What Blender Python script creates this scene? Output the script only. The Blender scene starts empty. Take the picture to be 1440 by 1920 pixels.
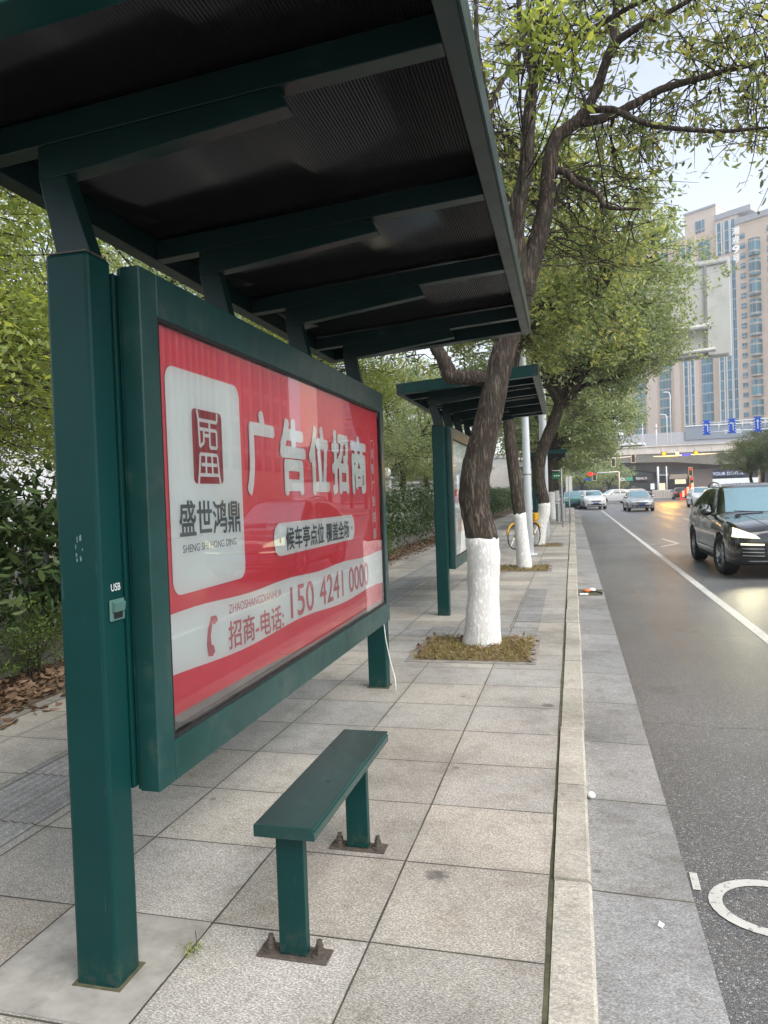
import bpy, bmesh, math, random
import numpy as np
from mathutils import Vector, Matrix
from mathutils.bvhtree import BVHTree

R_ = math.radians
scene = bpy.context.scene
COL = scene.collection

# ------------------------------------------------------------------ camera
FPX, YAW, PITCH, ROLL, CAM_H = 1358.1, R_(14.602), R_(-1.283), R_(1.987), 1.55
cy, sy, cp, sp = math.cos(YAW), math.sin(YAW), math.cos(PITCH), math.sin(PITCH)
fwd = Vector((-sy * cp, cy * cp, sp)); right = Vector((cy, sy, 0)); up = right.cross(fwd)
r2 = right * math.cos(ROLL) - up * math.sin(ROLL); u2 = up * math.cos(ROLL) + right * math.sin(ROLL)
cam_data = bpy.data.cameras.new('camera')
cam = bpy.data.objects.new('camera', cam_data); COL.objects.link(cam)
cam_data.sensor_fit = 'HORIZONTAL'; cam_data.sensor_width = 36.0
cam_data.lens = FPX / 1440 * 36.0
cam_data.clip_start = 0.05; cam_data.clip_end = 5000
M = Matrix((( r2.x, u2.x, -fwd.x, 0), (r2.y, u2.y, -fwd.y, 0), (r2.z, u2.z, -fwd.z, CAM_H), (0, 0, 0, 1)))
cam.matrix_world = M
scene.camera = cam

# ------------------------------------------------------------------ world, sun, exposure
SUN_EL, SUN_AZ = R_(50), R_(118)          # soft light from the open sky over the road
world = bpy.data.worlds.new('World'); scene.world = world; world.use_nodes = True
wn = world.node_tree; wn.nodes.clear()
sky = wn.nodes.new('ShaderNodeTexSky'); sky.sky_type = 'NISHITA'; sky.sun_disc = False
sky.sun_elevation = SUN_EL; sky.sun_rotation = SUN_AZ
sky.air_density = 1.0; sky.dust_density = 1.2; sky.ozone_density = 1.0
hs = wn.nodes.new('ShaderNodeHueSaturation'); hs.inputs['Saturation'].default_value = 0.42
bg = wn.nodes.new('ShaderNodeBackground'); bg.inputs['Strength'].default_value = 0.112
wo = wn.nodes.new('ShaderNodeOutputWorld')
wn.links.new(sky.outputs['Color'], hs.inputs['Color']); wn.links.new(hs.outputs['Color'], bg.inputs['Color'])
wn.links.new(bg.outputs['Background'], wo.inputs['Surface'])
sl = bpy.data.lights.new('sun', 'SUN'); sl.energy = 1.35; sl.angle = R_(55); sl.color = (1.0, 0.96, 0.90)
sun = bpy.data.objects.new('sun', sl); COL.objects.link(sun)
sd = Vector((math.sin(SUN_AZ) * math.cos(SUN_EL), math.cos(SUN_AZ) * math.cos(SUN_EL), math.sin(SUN_EL)))
sun.rotation_euler = (-sd).to_track_quat('-Z', 'Y').to_euler()
scene.view_settings.view_transform = 'Standard'; scene.view_settings.look = 'None'
scene.view_settings.gamma = 1.0; scene.view_settings.exposure = 1.56
scene.render.engine = 'CYCLES'
scene.cycles.max_bounces = 8; scene.cycles.diffuse_bounces = 4; scene.cycles.glossy_bounces = 3
scene.cycles.transparent_max_bounces = 8; scene.cycles.use_denoising = True

# ------------------------------------------------------------------ materials
def new_mat(name):
    m = bpy.data.materials.new(name); m.use_nodes = True
    nt = m.node_tree; nt.nodes.clear()
    out = nt.nodes.new('ShaderNodeOutputMaterial')
    return m, nt, out
def nd(nt, kind, **kw):
    n = nt.nodes.new(kind)
    for k, v in kw.items():
        if k.startswith('i_'):
            key = k[2:]; key = int(key) if key.isdigit() else key.replace('_', ' ')
            s = n.inputs[key]
            if isinstance(v, bpy.types.NodeSocket): nt.links.new(v, s)
            else: s.default_value = v
        else: setattr(n, k, v)
    return n
def math_(nt, op, a, b=None):
    n = nt.nodes.new('ShaderNodeMath'); n.operation = op
    for i, v in enumerate((a, b)):
        if v is None: continue
        if isinstance(v, bpy.types.NodeSocket): nt.links.new(v, n.inputs[i])
        else: n.inputs[i].default_value = v
    return n.outputs[0]
def mixc(nt, fac, a, b, blend='MIX'):
    n = nt.nodes.new('ShaderNodeMix'); n.data_type = 'RGBA'; n.blend_type = blend
    for s, v in ((n.inputs[0], fac), (n.inputs[6], a), (n.inputs[7], b)):
        if isinstance(v, bpy.types.NodeSocket): nt.links.new(v, s)
        else: s.default_value = v if not isinstance(v, tuple) or len(v) == 4 else (*v, 1)
    return n.outputs[2]
def ramp(nt, fac, stops):
    n = nt.nodes.new('ShaderNodeValToRGB'); nt.links.new(fac, n.inputs[0])
    e = n.color_ramp.elements
    while len(e) < len(stops): e.new(0.5)
    for el, (p, c) in zip(e, stops):
        el.position = p; el.color = (*c, 1) if len(c) == 3 else c
    return n.outputs[0]
def gray(a): return (a, a, a)
def noise(nt, vec, scale, detail=3, rough=0.6):
    return nd(nt, 'ShaderNodeTexNoise', i_Vector=vec, i_Scale=scale, i_Detail=detail, i_Roughness=rough).outputs[0]
def objco(nt): return nt.nodes.new('ShaderNodeTexCoord').outputs['Object']
def geopos(nt): return nt.nodes.new('ShaderNodeNewGeometry').outputs['Position']

def simple(name, col, rough=0.5, metal=0.0, var=0.12, scale=6.0, coat=0.0, spec=0.5, bump=0.0, bscale=60, dirt=None, world_co=False):
    """painted / solid surface with a little real unevenness"""
    m, nt, out = new_mat(name)
    co = geopos(nt) if world_co else objco(nt)
    n1 = noise(nt, co, scale, 4)
    lo = tuple(c * (1 - var) for c in col); hi = tuple(min(1, c * (1 + var)) for c in col)
    c = ramp(nt, n1, [(0.3, lo), (0.7, hi)])
    if dirt:
        n2 = noise(nt, co, dirt[1], 6, 0.7)
        c = mixc(nt, ramp(nt, n2, [(dirt[2], gray(0)), (dirt[2] + 0.15, gray(dirt[3]))]), c, dirt[0])
        if 'green' in name:
            zz = nd(nt, 'ShaderNodeSeparateXYZ', i_Vector=geopos(nt)).outputs[2]
            ft = nd(nt, 'ShaderNodeMapRange', i_0=zz, i_1=0.0, i_2=0.12, i_3=0.40, i_4=0.0).outputs[0]
            n3 = noise(nt, geopos(nt), 26, 6, 0.75)
            c = mixc(nt, math_(nt, 'MULTIPLY', ft, ramp(nt, n3, [(0.48, gray(0)), (0.60, gray(1))])), c, (0.10, 0.085, 0.062, 1))
            mp2 = nd(nt, 'ShaderNodeMapping', i_Vector=geopos(nt)); mp2.inputs['Scale'].default_value = (1, 1, 0.12); mp2.inputs['Rotation'].default_value = (0.3, 0.2, 0)
            n4 = noise(nt, mp2.outputs[0], 55, 4, 0.6)
            c = mixc(nt, ramp(nt, n4, [(0.70, gray(0)), (0.74, gray(0.35))]), c, (0.10, 0.14, 0.13, 1))
    b = nd(nt, 'ShaderNodeBsdfPrincipled', i_Base_Color=c, i_Metallic=metal)
    b.inputs['Specular IOR Level'].default_value = spec
    b.inputs['Coat Weight'].default_value = coat; b.inputs['Coat Roughness'].default_value = 0.03
    rr = ramp(nt, noise(nt, co, scale * 3, 3), [(0.3, gray(max(0, rough * 0.85))), (0.7, gray(min(1, rough * 1.15)))])
    nt.links.new(rr, b.inputs['Roughness'])
    if bump:
        bp = nd(nt, 'ShaderNodeBump', i_Strength=bump, i_Distance=0.01, i_Height=noise(nt, co, bscale, 4))
        nt.links.new(bp.outputs[0], b.inputs['Normal'])
    nt.links.new(b.outputs[0], out.inputs[0])
    return m
def emit(name, col, strength):
    m, nt, out = new_mat(name)
    e = nd(nt, 'ShaderNodeEmission', i_Color=(*col, 1), i_Strength=strength)
    nt.links.new(e.outputs[0], out.inputs[0]); return m
def glass_mat(name, col, rough=0.05, ior=1.5):
    """dark glazing: glossy over a dark tinted body"""
    m, nt, out = new_mat(name)
    b = nd(nt, 'ShaderNodeBsdfPrincipled', i_Base_Color=(*col, 1), i_Roughness=rough)
    b.inputs['Specular IOR Level'].default_value = 0.9; b.inputs['IOR'].default_value = ior
    nt.links.new(b.outputs[0], out.inputs[0]); return m
def pane_mat(name):
    m, nt, out = new_mat(name)
    t = nd(nt, 'ShaderNodeBsdfTransparent', i_Color=(0.97, 0.98, 0.97, 1))
    g = nd(nt, 'ShaderNodeBsdfGlossy', i_Color=(1, 1, 1, 1), i_Roughness=0.015)
    f = nd(nt, 'ShaderNodeFresnel', i_IOR=1.68)
    x = nd(nt, 'ShaderNodeMixShader', i_0=f.outputs[0], i_1=t.outputs[0], i_2=g.outputs[0])
    nt.links.new(x.outputs[0], out.inputs[0]); return m

def leaf_mat(name, stops, trans=0.45, rough=0.45):
    m, nt, out = new_mat(name)
    g = nt.nodes.new('ShaderNodeNewGeometry')
    n1 = noise(nt, g.outputs['Position'], 0.9, 2)
    f = math_(nt, 'ADD', math_(nt, 'MULTIPLY', g.outputs['Random Per Island'], 0.6), math_(nt, 'MULTIPLY', n1, 0.4))
    c = ramp(nt, f, stops)
    d = nd(nt, 'ShaderNodeBsdfPrincipled', i_Base_Color=c, i_Roughness=rough)
    d.inputs['Specular IOR Level'].default_value = 0.35
    t = nd(nt, 'ShaderNodeBsdfTranslucent', i_Color=mixc(nt, 1.0, c, (1.5, 1.45, 0.7, 1), 'MULTIPLY'))
    x = nd(nt, 'ShaderNodeMixShader', i_0=trans, i_1=d.outputs[0], i_2=t.outputs[0])
    nt.links.new(x.outputs[0], out.inputs[0]); return m

def bark_mat(name, lo, hi, white=False):
    m, nt, out = new_mat(name)
    co = objco(nt)
    mp = nd(nt, 'ShaderNodeMapping', i_Vector=co); mp.inputs['Scale'].default_value = (1, 1, 0.40 if white else 0.14)
    n1 = noise(nt, mp.outputs[0], 26, 6, 0.65)
    rdg = math_(nt, 'MULTIPLY', math_(nt, 'ABSOLUTE', math_(nt, 'SUBTRACT', noise(nt, mp.outputs[0], 26, 4, 0.6), 0.5)), 3.4)
    h = math_(nt, 'ADD', math_(nt, 'MULTIPLY', n1, 0.55), math_(nt, 'MULTIPLY', rdg, 0.75))
    c = ramp(nt, h, [(0.35, lo), (0.75, hi)])
    if white:
        mk = ramp(nt, noise(nt, mp.outputs[0], 75, 6, 0.8), [(0.33, gray(0.9)), (0.40, gray(0))])
        c = mixc(nt, mk, c, (0.12, 0.10, 0.085, 1))
    else:
        c = mixc(nt, ramp(nt, noise(nt, co, 3.0, 3), [(0.5, gray(0)), (0.75, gray(0.35))]), c, (0.10, 0.11, 0.075, 1))
    b = nd(nt, 'ShaderNodeBsdfPrincipled', i_Base_Color=c, i_Roughness=0.9)
    b.inputs['Specular IOR Level'].default_value = 0.2
    bp = nd(nt, 'ShaderNodeBump', i_Strength=0.9, i_Distance=0.02 if not white else 0.006, i_Height=h)
    nt.links.new(bp.outputs[0], b.inputs['Normal']); nt.links.new(b.outputs[0], out.inputs[0])
    return m

def stone_mat(name, w, l, x0, y0, base, joint=True, jw=0.005, var=0.16, speck=1.0, cool=0.5, jcol=(0.055, 0.05, 0.042)):
    """granite flags: per-slab tone, grain, streaky flecks, stains, dark joints of uneven width"""
    m, nt, out = new_mat(name)
    pos = geopos(nt)
    sep = nd(nt, 'ShaderNodeSeparateXYZ', i_Vector=pos)
    wob = math_(nt, 'MULTIPLY', math_(nt, 'SUBTRACT', noise(nt, pos, 1.3, 2), 0.5), 0.012)
    X = math_(nt, 'DIVIDE', math_(nt, 'ADD', math_(nt, 'SUBTRACT', sep.outputs[0], x0), wob), w)
    Y = math_(nt, 'DIVIDE', math_(nt, 'ADD', math_(nt, 'SUBTRACT', sep.outputs[1], y0), wob), l)
    fx, fy = math_(nt, 'FLOOR', X), math_(nt, 'FLOOR', Y)
    cell = nd(nt, 'ShaderNodeCombineXYZ', i_0=fx, i_1=fy, i_2=0.37)
    wn_ = nd(nt, 'ShaderNodeTexWhiteNoise', noise_dimensions='3D', i_Vector=cell.outputs[0])
    r1 = wn_.outputs['Value']
    r3 = nd(nt, 'ShaderNodeSeparateColor', i_0=wn_.outputs['Color'])
    lo = tuple(b * (1 - var) for b in base); hi = tuple(b * (1 + var) for b in base)
    c = ramp(nt, r1, [(0.0, lo), (1.0, hi)])
    c = mixc(nt, math_(nt, 'MULTIPLY', r3.outputs[1], cool), c, tuple(x * y for x, y in zip(base, (0.86, 0.93, 1.04))))
    # offset the grain per slab so that it does not run through the joints
    shift = nd(nt, 'ShaderNodeVectorMath', operation='MULTIPLY_ADD', i_0=wn_.outputs['Color'], i_1=(13.0, 17.0, 0.0), i_2=pos).outputs[0]
    mp = nd(nt, 'ShaderNodeMapping', i_Vector=shift); mp.inputs['Scale'].default_value = (0.55, 1.0, 1.0)
    mp.inputs['Rotation'].default_value = (0, 0, 0.5)
    g1 = noise(nt, mp.outputs[0], 190, 5, 0.75)
    g3 = noise(nt, mp.outputs[0], 48, 4, 0.7)
    c = mixc(nt, 0.5, c, ramp(nt, g3, [(0.36, gray(0.72)), (0.64, gray(1.30))]), 'MULTIPLY')
    g2 = noise(nt, shift, 240, 2, 0.5)
    c = mixc(nt, min(1.0, 0.85 * speck), c, ramp(nt, g1, [(0.38, gray(0.42)), (0.50, gray(0.95)), (0.60, gray(1.75))]), 'MULTIPLY')
    c = mixc(nt, 0.5 * speck, c, ramp(nt, g2, [(0.35, gray(0.55)), (0.65, gray(1.4))]), 'MULTIPLY')
    st = noise(nt, pos, 1.1, 6, 0.65)
    c = mixc(nt, 0.8, c, ramp(nt, st, [(0.30, gray(0.55)), (0.48, gray(0.92)), (0.70, gray(1.18))]), 'MULTIPLY')
    st2 = noise(nt, nd(nt, 'ShaderNodeVectorMath', operation='ADD', i_0=pos, i_1=(7.3, 2.1, 0)).outputs[0], 5.5, 6, 0.7)
    c = mixc(nt, 0.6, c, ramp(nt, st2, [(0.32, (0.66, 0.62, 0.56)), (0.50, gray(1.0))]), 'MULTIPLY')
    if name == 'granite_flags':
        wv = nd(nt, 'ShaderNodeVectorMath', operation='MULTIPLY_ADD', i_0=nd(nt, 'ShaderNodeTexNoise', i_Vector=pos, i_Scale=22.0, i_Detail=4.0).outputs['Color'], i_1=(0.16, 0.10, 0.0), i_2=pos).outputs[0]
        for px_, py_, rr_ in ((-.49, 2.90, .055), (-.13, 5.36, .06), (-.95, 7.9, .09), (-2.2, 4.1, .12)):
            dd = nd(nt, 'ShaderNodeVectorMath', operation='DISTANCE', i_0=wv, i_1=(px_, py_, 0.0)).outputs['Value']
            c = mixc(nt, nd(nt, 'ShaderNodeMapRange', i_0=dd, i_1=rr_ * .4, i_2=rr_, i_3=0.75, i_4=0.0).outputs[0], c, (0.075, 0.068, 0.06, 1))
    gum = nd(nt, 'ShaderNodeTexVoronoi', i_Vector=pos, i_Scale=2.3).outputs['Distance']
    c = mixc(nt, ramp(nt, gum, [(0.035, gray(0.55)), (0.05, gray(0))]), c, (0.07, 0.065, 0.06, 1))
    sp_ = noise(nt, pos, 4.2, 5, 0.7)
    c = mixc(nt, ramp(nt, sp_, [(0.66, gray(0)), (0.74, gray(0.45))]), c, (0.11, 0.10, 0.085, 1))
    height = g1
    if joint:
        ex = math_(nt, 'MULTIPLY', math_(nt, 'MINIMUM', math_(nt, 'FRACT', X), math_(nt, 'SUBTRACT', 1.0, math_(nt, 'FRACT', X))), w)
        ey = math_(nt, 'MULTIPLY', math_(nt, 'MINIMUM', math_(nt, 'FRACT', Y), math_(nt, 'SUBTRACT', 1.0, math_(nt, 'FRACT', Y))), l)
        e = math_(nt, 'MINIMUM', ex, ey)
        jn = math_(nt, 'MULTIPLY', noise(nt, pos, 2.6, 4, 0.7), jw * 2.0)
        mask = nd(nt, 'ShaderNodeMapRange', i_0=math_(nt, 'SUBTRACT', e, math_(nt, 'ADD', jn, -jw * 0.25)), i_1=0.0, i_2=0.0022, i_3=1.0, i_4=0.0).outputs[0]
        halo = nd(nt, 'ShaderNodeMapRange', i_0=e, i_1=0.0, i_2=0.05, i_3=0.30, i_4=0.0).outputs[0]
        c = mixc(nt, math_(nt, 'MULTIPLY', halo, noise(nt, pos, 9, 3)), c, (0.16, 0.145, 0.12, 1))
        moss = mixc(nt, ramp(nt, noise(nt, pos, 1.7, 3), [(0.5, gray(0)), (0.62, gray(0.8))]), (*jcol, 1), (0.07, 0.075, 0.03, 1))
        c = mixc(nt, mask, c, moss)
        height = math_(nt, 'SUBTRACT', height, math_(nt, 'MULTIPLY', mask, 1.6))
    b = nd(nt, 'ShaderNodeBsdfPrincipled', i_Base_Color=c, i_Roughness=0.72)
    b.inputs['Specular IOR Level'].default_value = 0.4
    bp = nd(nt, 'ShaderNodeBump', i_Strength=0.35, i_Distance=0.004, i_Height=height)
    nt.links.new(bp.outputs[0], b.inputs['Normal']); nt.links.new(b.outputs[0], out.inputs[0])
    return m

def asphalt_mat():
    m, nt, out = new_mat('asphalt')
    pos = geopos(nt)
    v = nd(nt, 'ShaderNodeTexVoronoi', i_Vector=pos, i_Scale=170.0)
    agg = v.outputs['Distance']
    vc = nd(nt, 'ShaderNodeSeparateColor', i_0=v.outputs['Color']).outputs[0]
    c = ramp(nt, vc, [(0.0, (0.060, 0.060, 0.061)), (0.6, (0.105, 0.105, 0.106)), (0.90, (0.16, 0.158, 0.155)), (1.0, (0.34, 0.33, 0.31))])
    c = mixc(nt, 0.8, c, ramp(nt, noise(nt, pos, 0.5, 6, 0.65), [(0.3, gray(0.75)), (0.7, gray(1.3))]), 'MULTIPLY')
    mp = nd(nt, 'ShaderNodeMapping', i_Vector=pos); mp.inputs['Scale'].default_value = (1.0, 0.04, 1)
    tr = noise(nt, mp.outputs[0], 1.6, 3)
    c = mixc(nt, 0.5, c, ramp(nt, tr, [(0.35, gray(0.8)), (0.65, gray(1.3))]), 'MULTIPLY')
    ck = nd(nt, 'ShaderNodeTexVoronoi', feature='DISTANCE_TO_EDGE', i_Vector=nd(nt, 'ShaderNodeVectorMath', operation='MULTIPLY_ADD', i_0=nd(nt, 'ShaderNodeTexNoise', i_Vector=pos, i_Scale=1.1, i_Detail=5.0).outputs['Color'], i_1=(1.4, 1.4, 0.0), i_2=pos).outputs[0], i_Scale=0.28).outputs['Distance']
    c = mixc(nt, ramp(nt, ck, [(0.0, gray(0.7)), (0.0045, gray(0))]), c, (0.018, 0.018, 0.018, 1))
    c = mixc(nt, ramp(nt, noise(nt, pos, 0.9, 5, 0.7), [(0.62, gray(0)), (0.72, gray(0.5))]), c, (0.035, 0.034, 0.034, 1))
    b = nd(nt, 'ShaderNodeBsdfPrincipled', i_Base_Color=c)
    rr = math_(nt, 'ADD', math_(nt, 'MULTIPLY', vc, 0.25), ramp(nt, tr, [(0.35, gray(0.25)), (0.65, gray(0.36))]))
    nt.links.new(rr, b.inputs['Roughness'])
    b.inputs['Specular IOR Level'].default_value = 0.55
    bp = nd(nt, 'ShaderNodeBump', i_Strength=0.55, i_Distance=0.006, i_Height=math_(nt, 'SUBTRACT', 1.0, agg))
    nt.links.new(bp.outputs[0], b.inputs['Normal']); nt.links.new(b.outputs[0], out.inputs[0])
    return m

def paint_mark_mat():
    m, nt, out = new_mat('road_paint')
    pos = geopos(nt)
    n = noise(nt, pos, 30, 6, 0.75); n2 = noise(nt, pos, 3, 4)
    c = mixc(nt, ramp(nt, n, [(0.56, gray(0)), (0.64, gray(0.85))]), (0.52, 0.51, 0.47, 1), (0.09, 0.09, 0.09, 1))
    c = mixc(nt, 0.6, c, ramp(nt, n2, [(0.3, gray(0.7)), (0.7, gray(1.1))]), 'MULTIPLY')
    b = nd(nt, 'ShaderNodeBsdfPrincipled', i_Base_Color=c, i_Roughness=0.6)
    nt.links.new(b.outputs[0], out.inputs[0]); return m

G = {}
G['green'] = simple('green_paint', (0.0024, 0.036, 0.033), 0.34, var=0.10, scale=3.0, spec=0.2, bump=0.03, bscale=12, dirt=((0.03, 0.07, 0.06, 1), 2.2, 0.60, 0.30))
G['green_dull'] = simple('green_paint_worn', (0.007, 0.047, 0.043), 0.34, spec=0.5, var=0.2, scale=4.0, dirt=((0.07, 0.10, 0.09, 1), 3.5, 0.52, 0.5))
G['green_bench'] = simple('green_bench_paint', (0.005, 0.042, 0.038), 0.24, var=0.12, scale=5.0, dirt=((0.05, 0.085, 0.08, 1), 4.0, 0.58, 0.22))
G['roofsheet'] = simple('smoked_ribbed_sheet', (0.008, 0.007, 0.007), 0.13, var=0.3, scale=4.0, spec=0.40)
G['rail'] = simple('roof_frame_paint', (0.004, 0.020, 0.018), 0.34, spec=0.35, var=0.2, scale=3.0, dirt=((0.08, 0.10, 0.09, 1), 3.0, 0.6, 0.35))
G['black'] = simple('black_rubber', (0.012, 0.012, 0.012), 0.6)
G['poster_red'] = simple('poster_red', (0.80, 0.085, 0.115), 0.5, var=0.05, scale=2.0)
G['poster_white'] = simple('poster_white', (0.80, 0.84, 0.81), 0.5, var=0.04, scale=3.0)
G['poster_dark'] = simple('poster_ink_grey', (0.10, 0.115, 0.12), 0.5)
G['logo_red'] = simple('poster_dark_red', (0.36, 0.03, 0.04), 0.5)
G['pink_ink'] = simple('poster_faded_red', (0.60, 0.17, 0.19), 0.5)
G['backing'] = simple('lightbox_backing', (0.28, 0.27, 0.26), 0.6)
G['pane'] = pane_mat('cover_glass')
G['steel_rust'] = simple('rusty_steel', (0.115, 0.095, 0.080), 0.6, metal=0.4, var=0.4, scale=40, bump=0.2, bscale=120)
G['usb'] = simple('grey_green_plastic', (0.075, 0.16, 0.14), 0.5)
G['chrome'] = simple('bright_metal', (0.62, 0.62, 0.63), 0.18, metal=1.0, var=0.05)
G['white_print'] = simple('white_print', (0.72, 0.74, 0.72), 0.5)
G['worn'] = simple('bare_worn_paint', (0.13, 0.21, 0.19), 0.7)
G['flag'] = stone_mat('granite_flags', 0.598, 0.5695, -0.128, 2.380, (0.372, 0.338, 0.288), jw=0.0036, var=0.22, cool=0.75, speck=1.0)
G['kerbstone'] = stone_mat('kerb_granite', 3.0, 0.95, -1.0, 2.93, (0.40, 0.372, 0.315), joint=False, var=0.12, cool=0.1, speck=0.6)
G['gutter'] = stone_mat('gutter_granite', 3.0, 0.93, -1.0, 3.10, (0.26, 0.252, 0.238), jw=0.004, var=0.14, cool=0.45, speck=0.8)
G['patch'] = simple('smooth_patch_slab', (0.30, 0.285, 0.255), 0.8, var=0.2, scale=9, bump=0.1, dirt=((0.16, 0.15, 0.13, 1), 5.0, 0.5, 0.6), world_co=True)
G['edging'] = simple('edging_stone', (0.24, 0.225, 0.20), 0.8, var=0.25, scale=12, bump=0.15)
G['tactile'] = stone_mat('tactile_granite', 0.3, 0.5695, -0.4, 2.380, (0.275, 0.265, 0.248), jw=0.004, speck=0.8)
G['gap'] = simple('mossy_gap', (0.080, 0.078, 0.042), 0.95, var=0.5, scale=12)
G['asphalt'] = asphalt_mat()
G['mark'] = paint_mark_mat()
G['soil'] = simple('leafy_soil', (0.115, 0.085, 0.055), 0.95, var=0.5, scale=22, bump=0.6, bscale=40)
G['pit_soil'] = simple('pit_soil', (0.155, 0.115, 0.062), 0.95, var=0.45, scale=25, bump=0.6, bscale=50)
G['ground'] = simple('bare_ground', (0.16, 0.155, 0.14), 0.95, var=0.2, scale=0.2, world_co=True)
G['concrete'] = simple('grey_concrete', (0.21, 0.20, 0.175), 0.9, var=0.25, scale=5, bump=0.2, dirt=((0.08, 0.08, 0.06, 1), 3.0, 0.5, 0.5))
G['plaster'] = simple('off_white_plaster', (0.50, 0.51, 0.47), 0.8, var=0.15, scale=6, dirt=((0.25, 0.26, 0.22, 1), 5.0, 0.55, 0.5))
G['bark'] = bark_mat('camphor_bark', (0.040, 0.031, 0.025), (0.165, 0.130, 0.103))
G['bark_far'] = simple('dark_bark', (0.045, 0.034, 0.027), 0.9, var=0.4, scale=14)
G['limewash'] = bark_mat('white_limewash', (0.62, 0.605, 0.575), (0.86, 0.85, 0.83), white=True)
G['leaf_a'] = leaf_mat('camphor_leaf', [(0.15, (0.122, 0.175, 0.096)), (0.45, (0.220, 0.275, 0.131)), (0.70, (0.376, 0.390, 0.179)), (0.95, (0.662, 0.554, 0.240))], trans=0.5)
G['leaf_b'] = leaf_mat('dense_leaf', [(0.10, (0.142, 0.207, 0.133)), (0.45, (0.271, 0.334, 0.199)), (0.75, (0.432, 0.472, 0.281)), (1.0, (0.637, 0.595, 0.401))], trans=0.42)
G['leaf_y'] = leaf_mat('yellow_leaf', [(0.10, (0.114, 0.167, 0.062)), (0.45, (0.228, 0.285, 0.095)), (0.75, (0.374, 0.412, 0.121)), (1.0, (0.561, 0.570, 0.169))], trans=0.5)
G['leaf_h'] = leaf_mat('laurel_leaf', [(0.10, (0.034, 0.066, 0.025)), (0.5, (0.066, 0.109, 0.040)), (0.85, (0.124, 0.163, 0.062)), (1.0, (0.217, 0.217, 0.093))], trans=0.2, rough=0.3)
G['leaf_d'] = leaf_mat('dark_tree_leaf', [(0.10, (0.066, 0.113, 0.055)), (0.5, (0.142, 0.192, 0.090)), (0.85, (0.246, 0.283, 0.138)), (1.0, (0.337, 0.346, 0.173))], trans=0.3)
G['leaf_s'] = leaf_mat('box_leaf', [(0.10, (0.053, 0.098, 0.027)), (0.5, (0.105, 0.173, 0.042)), (1.0, (0.225, 0.285, 0.075))], trans=0.35)
G['dry_leaf'] = leaf_mat('dry_leaf', [(0.1, (0.090, 0.054, 0.034)), (0.5, (0.192, 0.120, 0.074)), (0.8, (0.300, 0.204, 0.132)), (1.0, (0.432, 0.336, 0.240))], trans=0.1, rough=0.7)
G['straw'] = leaf_mat('dry_grass', [(0.1, (0.180, 0.132, 0.054)), (0.5, (0.288, 0.222, 0.090)), (0.8, (0.216, 0.228, 0.060)), (1.0, (0.456, 0.384, 0.192))], trans=0.25, rough=0.7)
G['white_metal'] = simple('white_painted_steel', (0.76, 0.80, 0.84), 0.35, var=0.04, scale=2, dirt=((0.42, 0.44, 0.45, 1), 4.0, 0.62, 0.4))
G['grey_metal'] = simple('grey_steel', (0.36, 0.36, 0.35), 0.4, metal=0.1, var=0.12)
G['board'] = simple('sign_back_alloy', (0.66, 0.65, 0.61), 0.55, var=0.08, scale=1.2, dirt=((0.48, 0.46, 0.41, 1), 1.5, 0.55, 0.5))
G['bin'] = simple('stainless_bin', (0.36, 0.37, 0.38), 0.35, metal=0.8, var=0.15)
G['sign_green'] = simple('sign_green', (0.01, 0.16, 0.07), 0.4)
G['sign_blue'] = simple('sign_blue', (0.008, 0.085, 0.55), 0.4, var=0.05)
G['yellow'] = simple('yellow_plastic', (0.55, 0.31, 0.01), 0.4, var=0.08)
G['tyre'] = simple('tyre_rubber', (0.014, 0.014, 0.015), 0.75, var=0.2)
G['rim'] = simple('alloy_rim', (0.45, 0.46, 0.47), 0.28, metal=0.9, var=0.08)
G['car_black'] = simple('black_car_paint', (0.006, 0.006, 0.007), 0.12, var=0.1, coat=1.0)
G['car_silver'] = simple('silver_car_paint', (0.46, 0.46, 0.45), 0.28, metal=0.55, var=0.04, coat=0.8)
G['car_white'] = simple('white_car_paint', (0.72, 0.72, 0.71), 0.25, var=0.03, coat=0.8)
G['car_beige'] = simple('pale_beige_car_paint', (0.50, 0.49, 0.45), 0.3, var=0.03, coat=0.8)
G['car_teal'] = simple('teal_taxi_paint', (0.02, 0.20, 0.17), 0.3, var=0.05, coat=0.8)
G['car_glass'] = glass_mat('car_window_glass', (0.010, 0.012, 0.012), 0.03)
G['screen_glass'] = simple('windscreen_glass', (0.30, 0.46, 0.49), 0.03, metal=0.7, var=0.03)
G['trim'] = simple('black_trim', (0.010, 0.010, 0.011), 0.45)
G['lamp_clear'] = simple('clear_lamp_lens', (0.55, 0.56, 0.56), 0.12, spec=0.8)
G['lamp_on'] = emit('headlamp_lit', (1.0, 0.92, 0.60), 0.75)
G['drl_on'] = emit('daylight_lamp_lit', (1.0, 0.95, 0.66), 0.6)
G['tail_on'] = emit('tail_lamp_lit', (1.0, 0.04, 0.04), 0.6)
G['red_on'] = emit('red_signal_lit', (1.0, 0.035, 0.03), 0.8)
G['amber_on'] = emit('amber_lamp_lit', (1.0, 0.36, 0.02), 1.6)
G['plate_blue'] = simple('plate_blue', (0.02, 0.05, 0.25), 0.4)
G['signal_black'] = simple('signal_housing', (0.02, 0.022, 0.022), 0.5)
G['led_blue'] = emit('blue_led_board', (0.25, 0.22, 1.0), 0.35)
G['shop_lit'] = emit('lit_shop_window', (1.0, 0.88, 0.62), 0.40)
G['shop_lit_g'] = emit('lit_green_sign', (0.05, 0.55, 0.40), 0.35)
G['shop_lit_glow_w'] = emit('lit_sign_white_glow', (0.9, 0.95, 1.0), 0.38)
G['shop_dark'] = simple('dark_shop_front', (0.10, 0.10, 0.115), 0.4, var=0.3, scale=0.5)
G['shop_blue'] = simple('blue_shop_sign', (0.05, 0.09, 0.30), 0.5)
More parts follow.
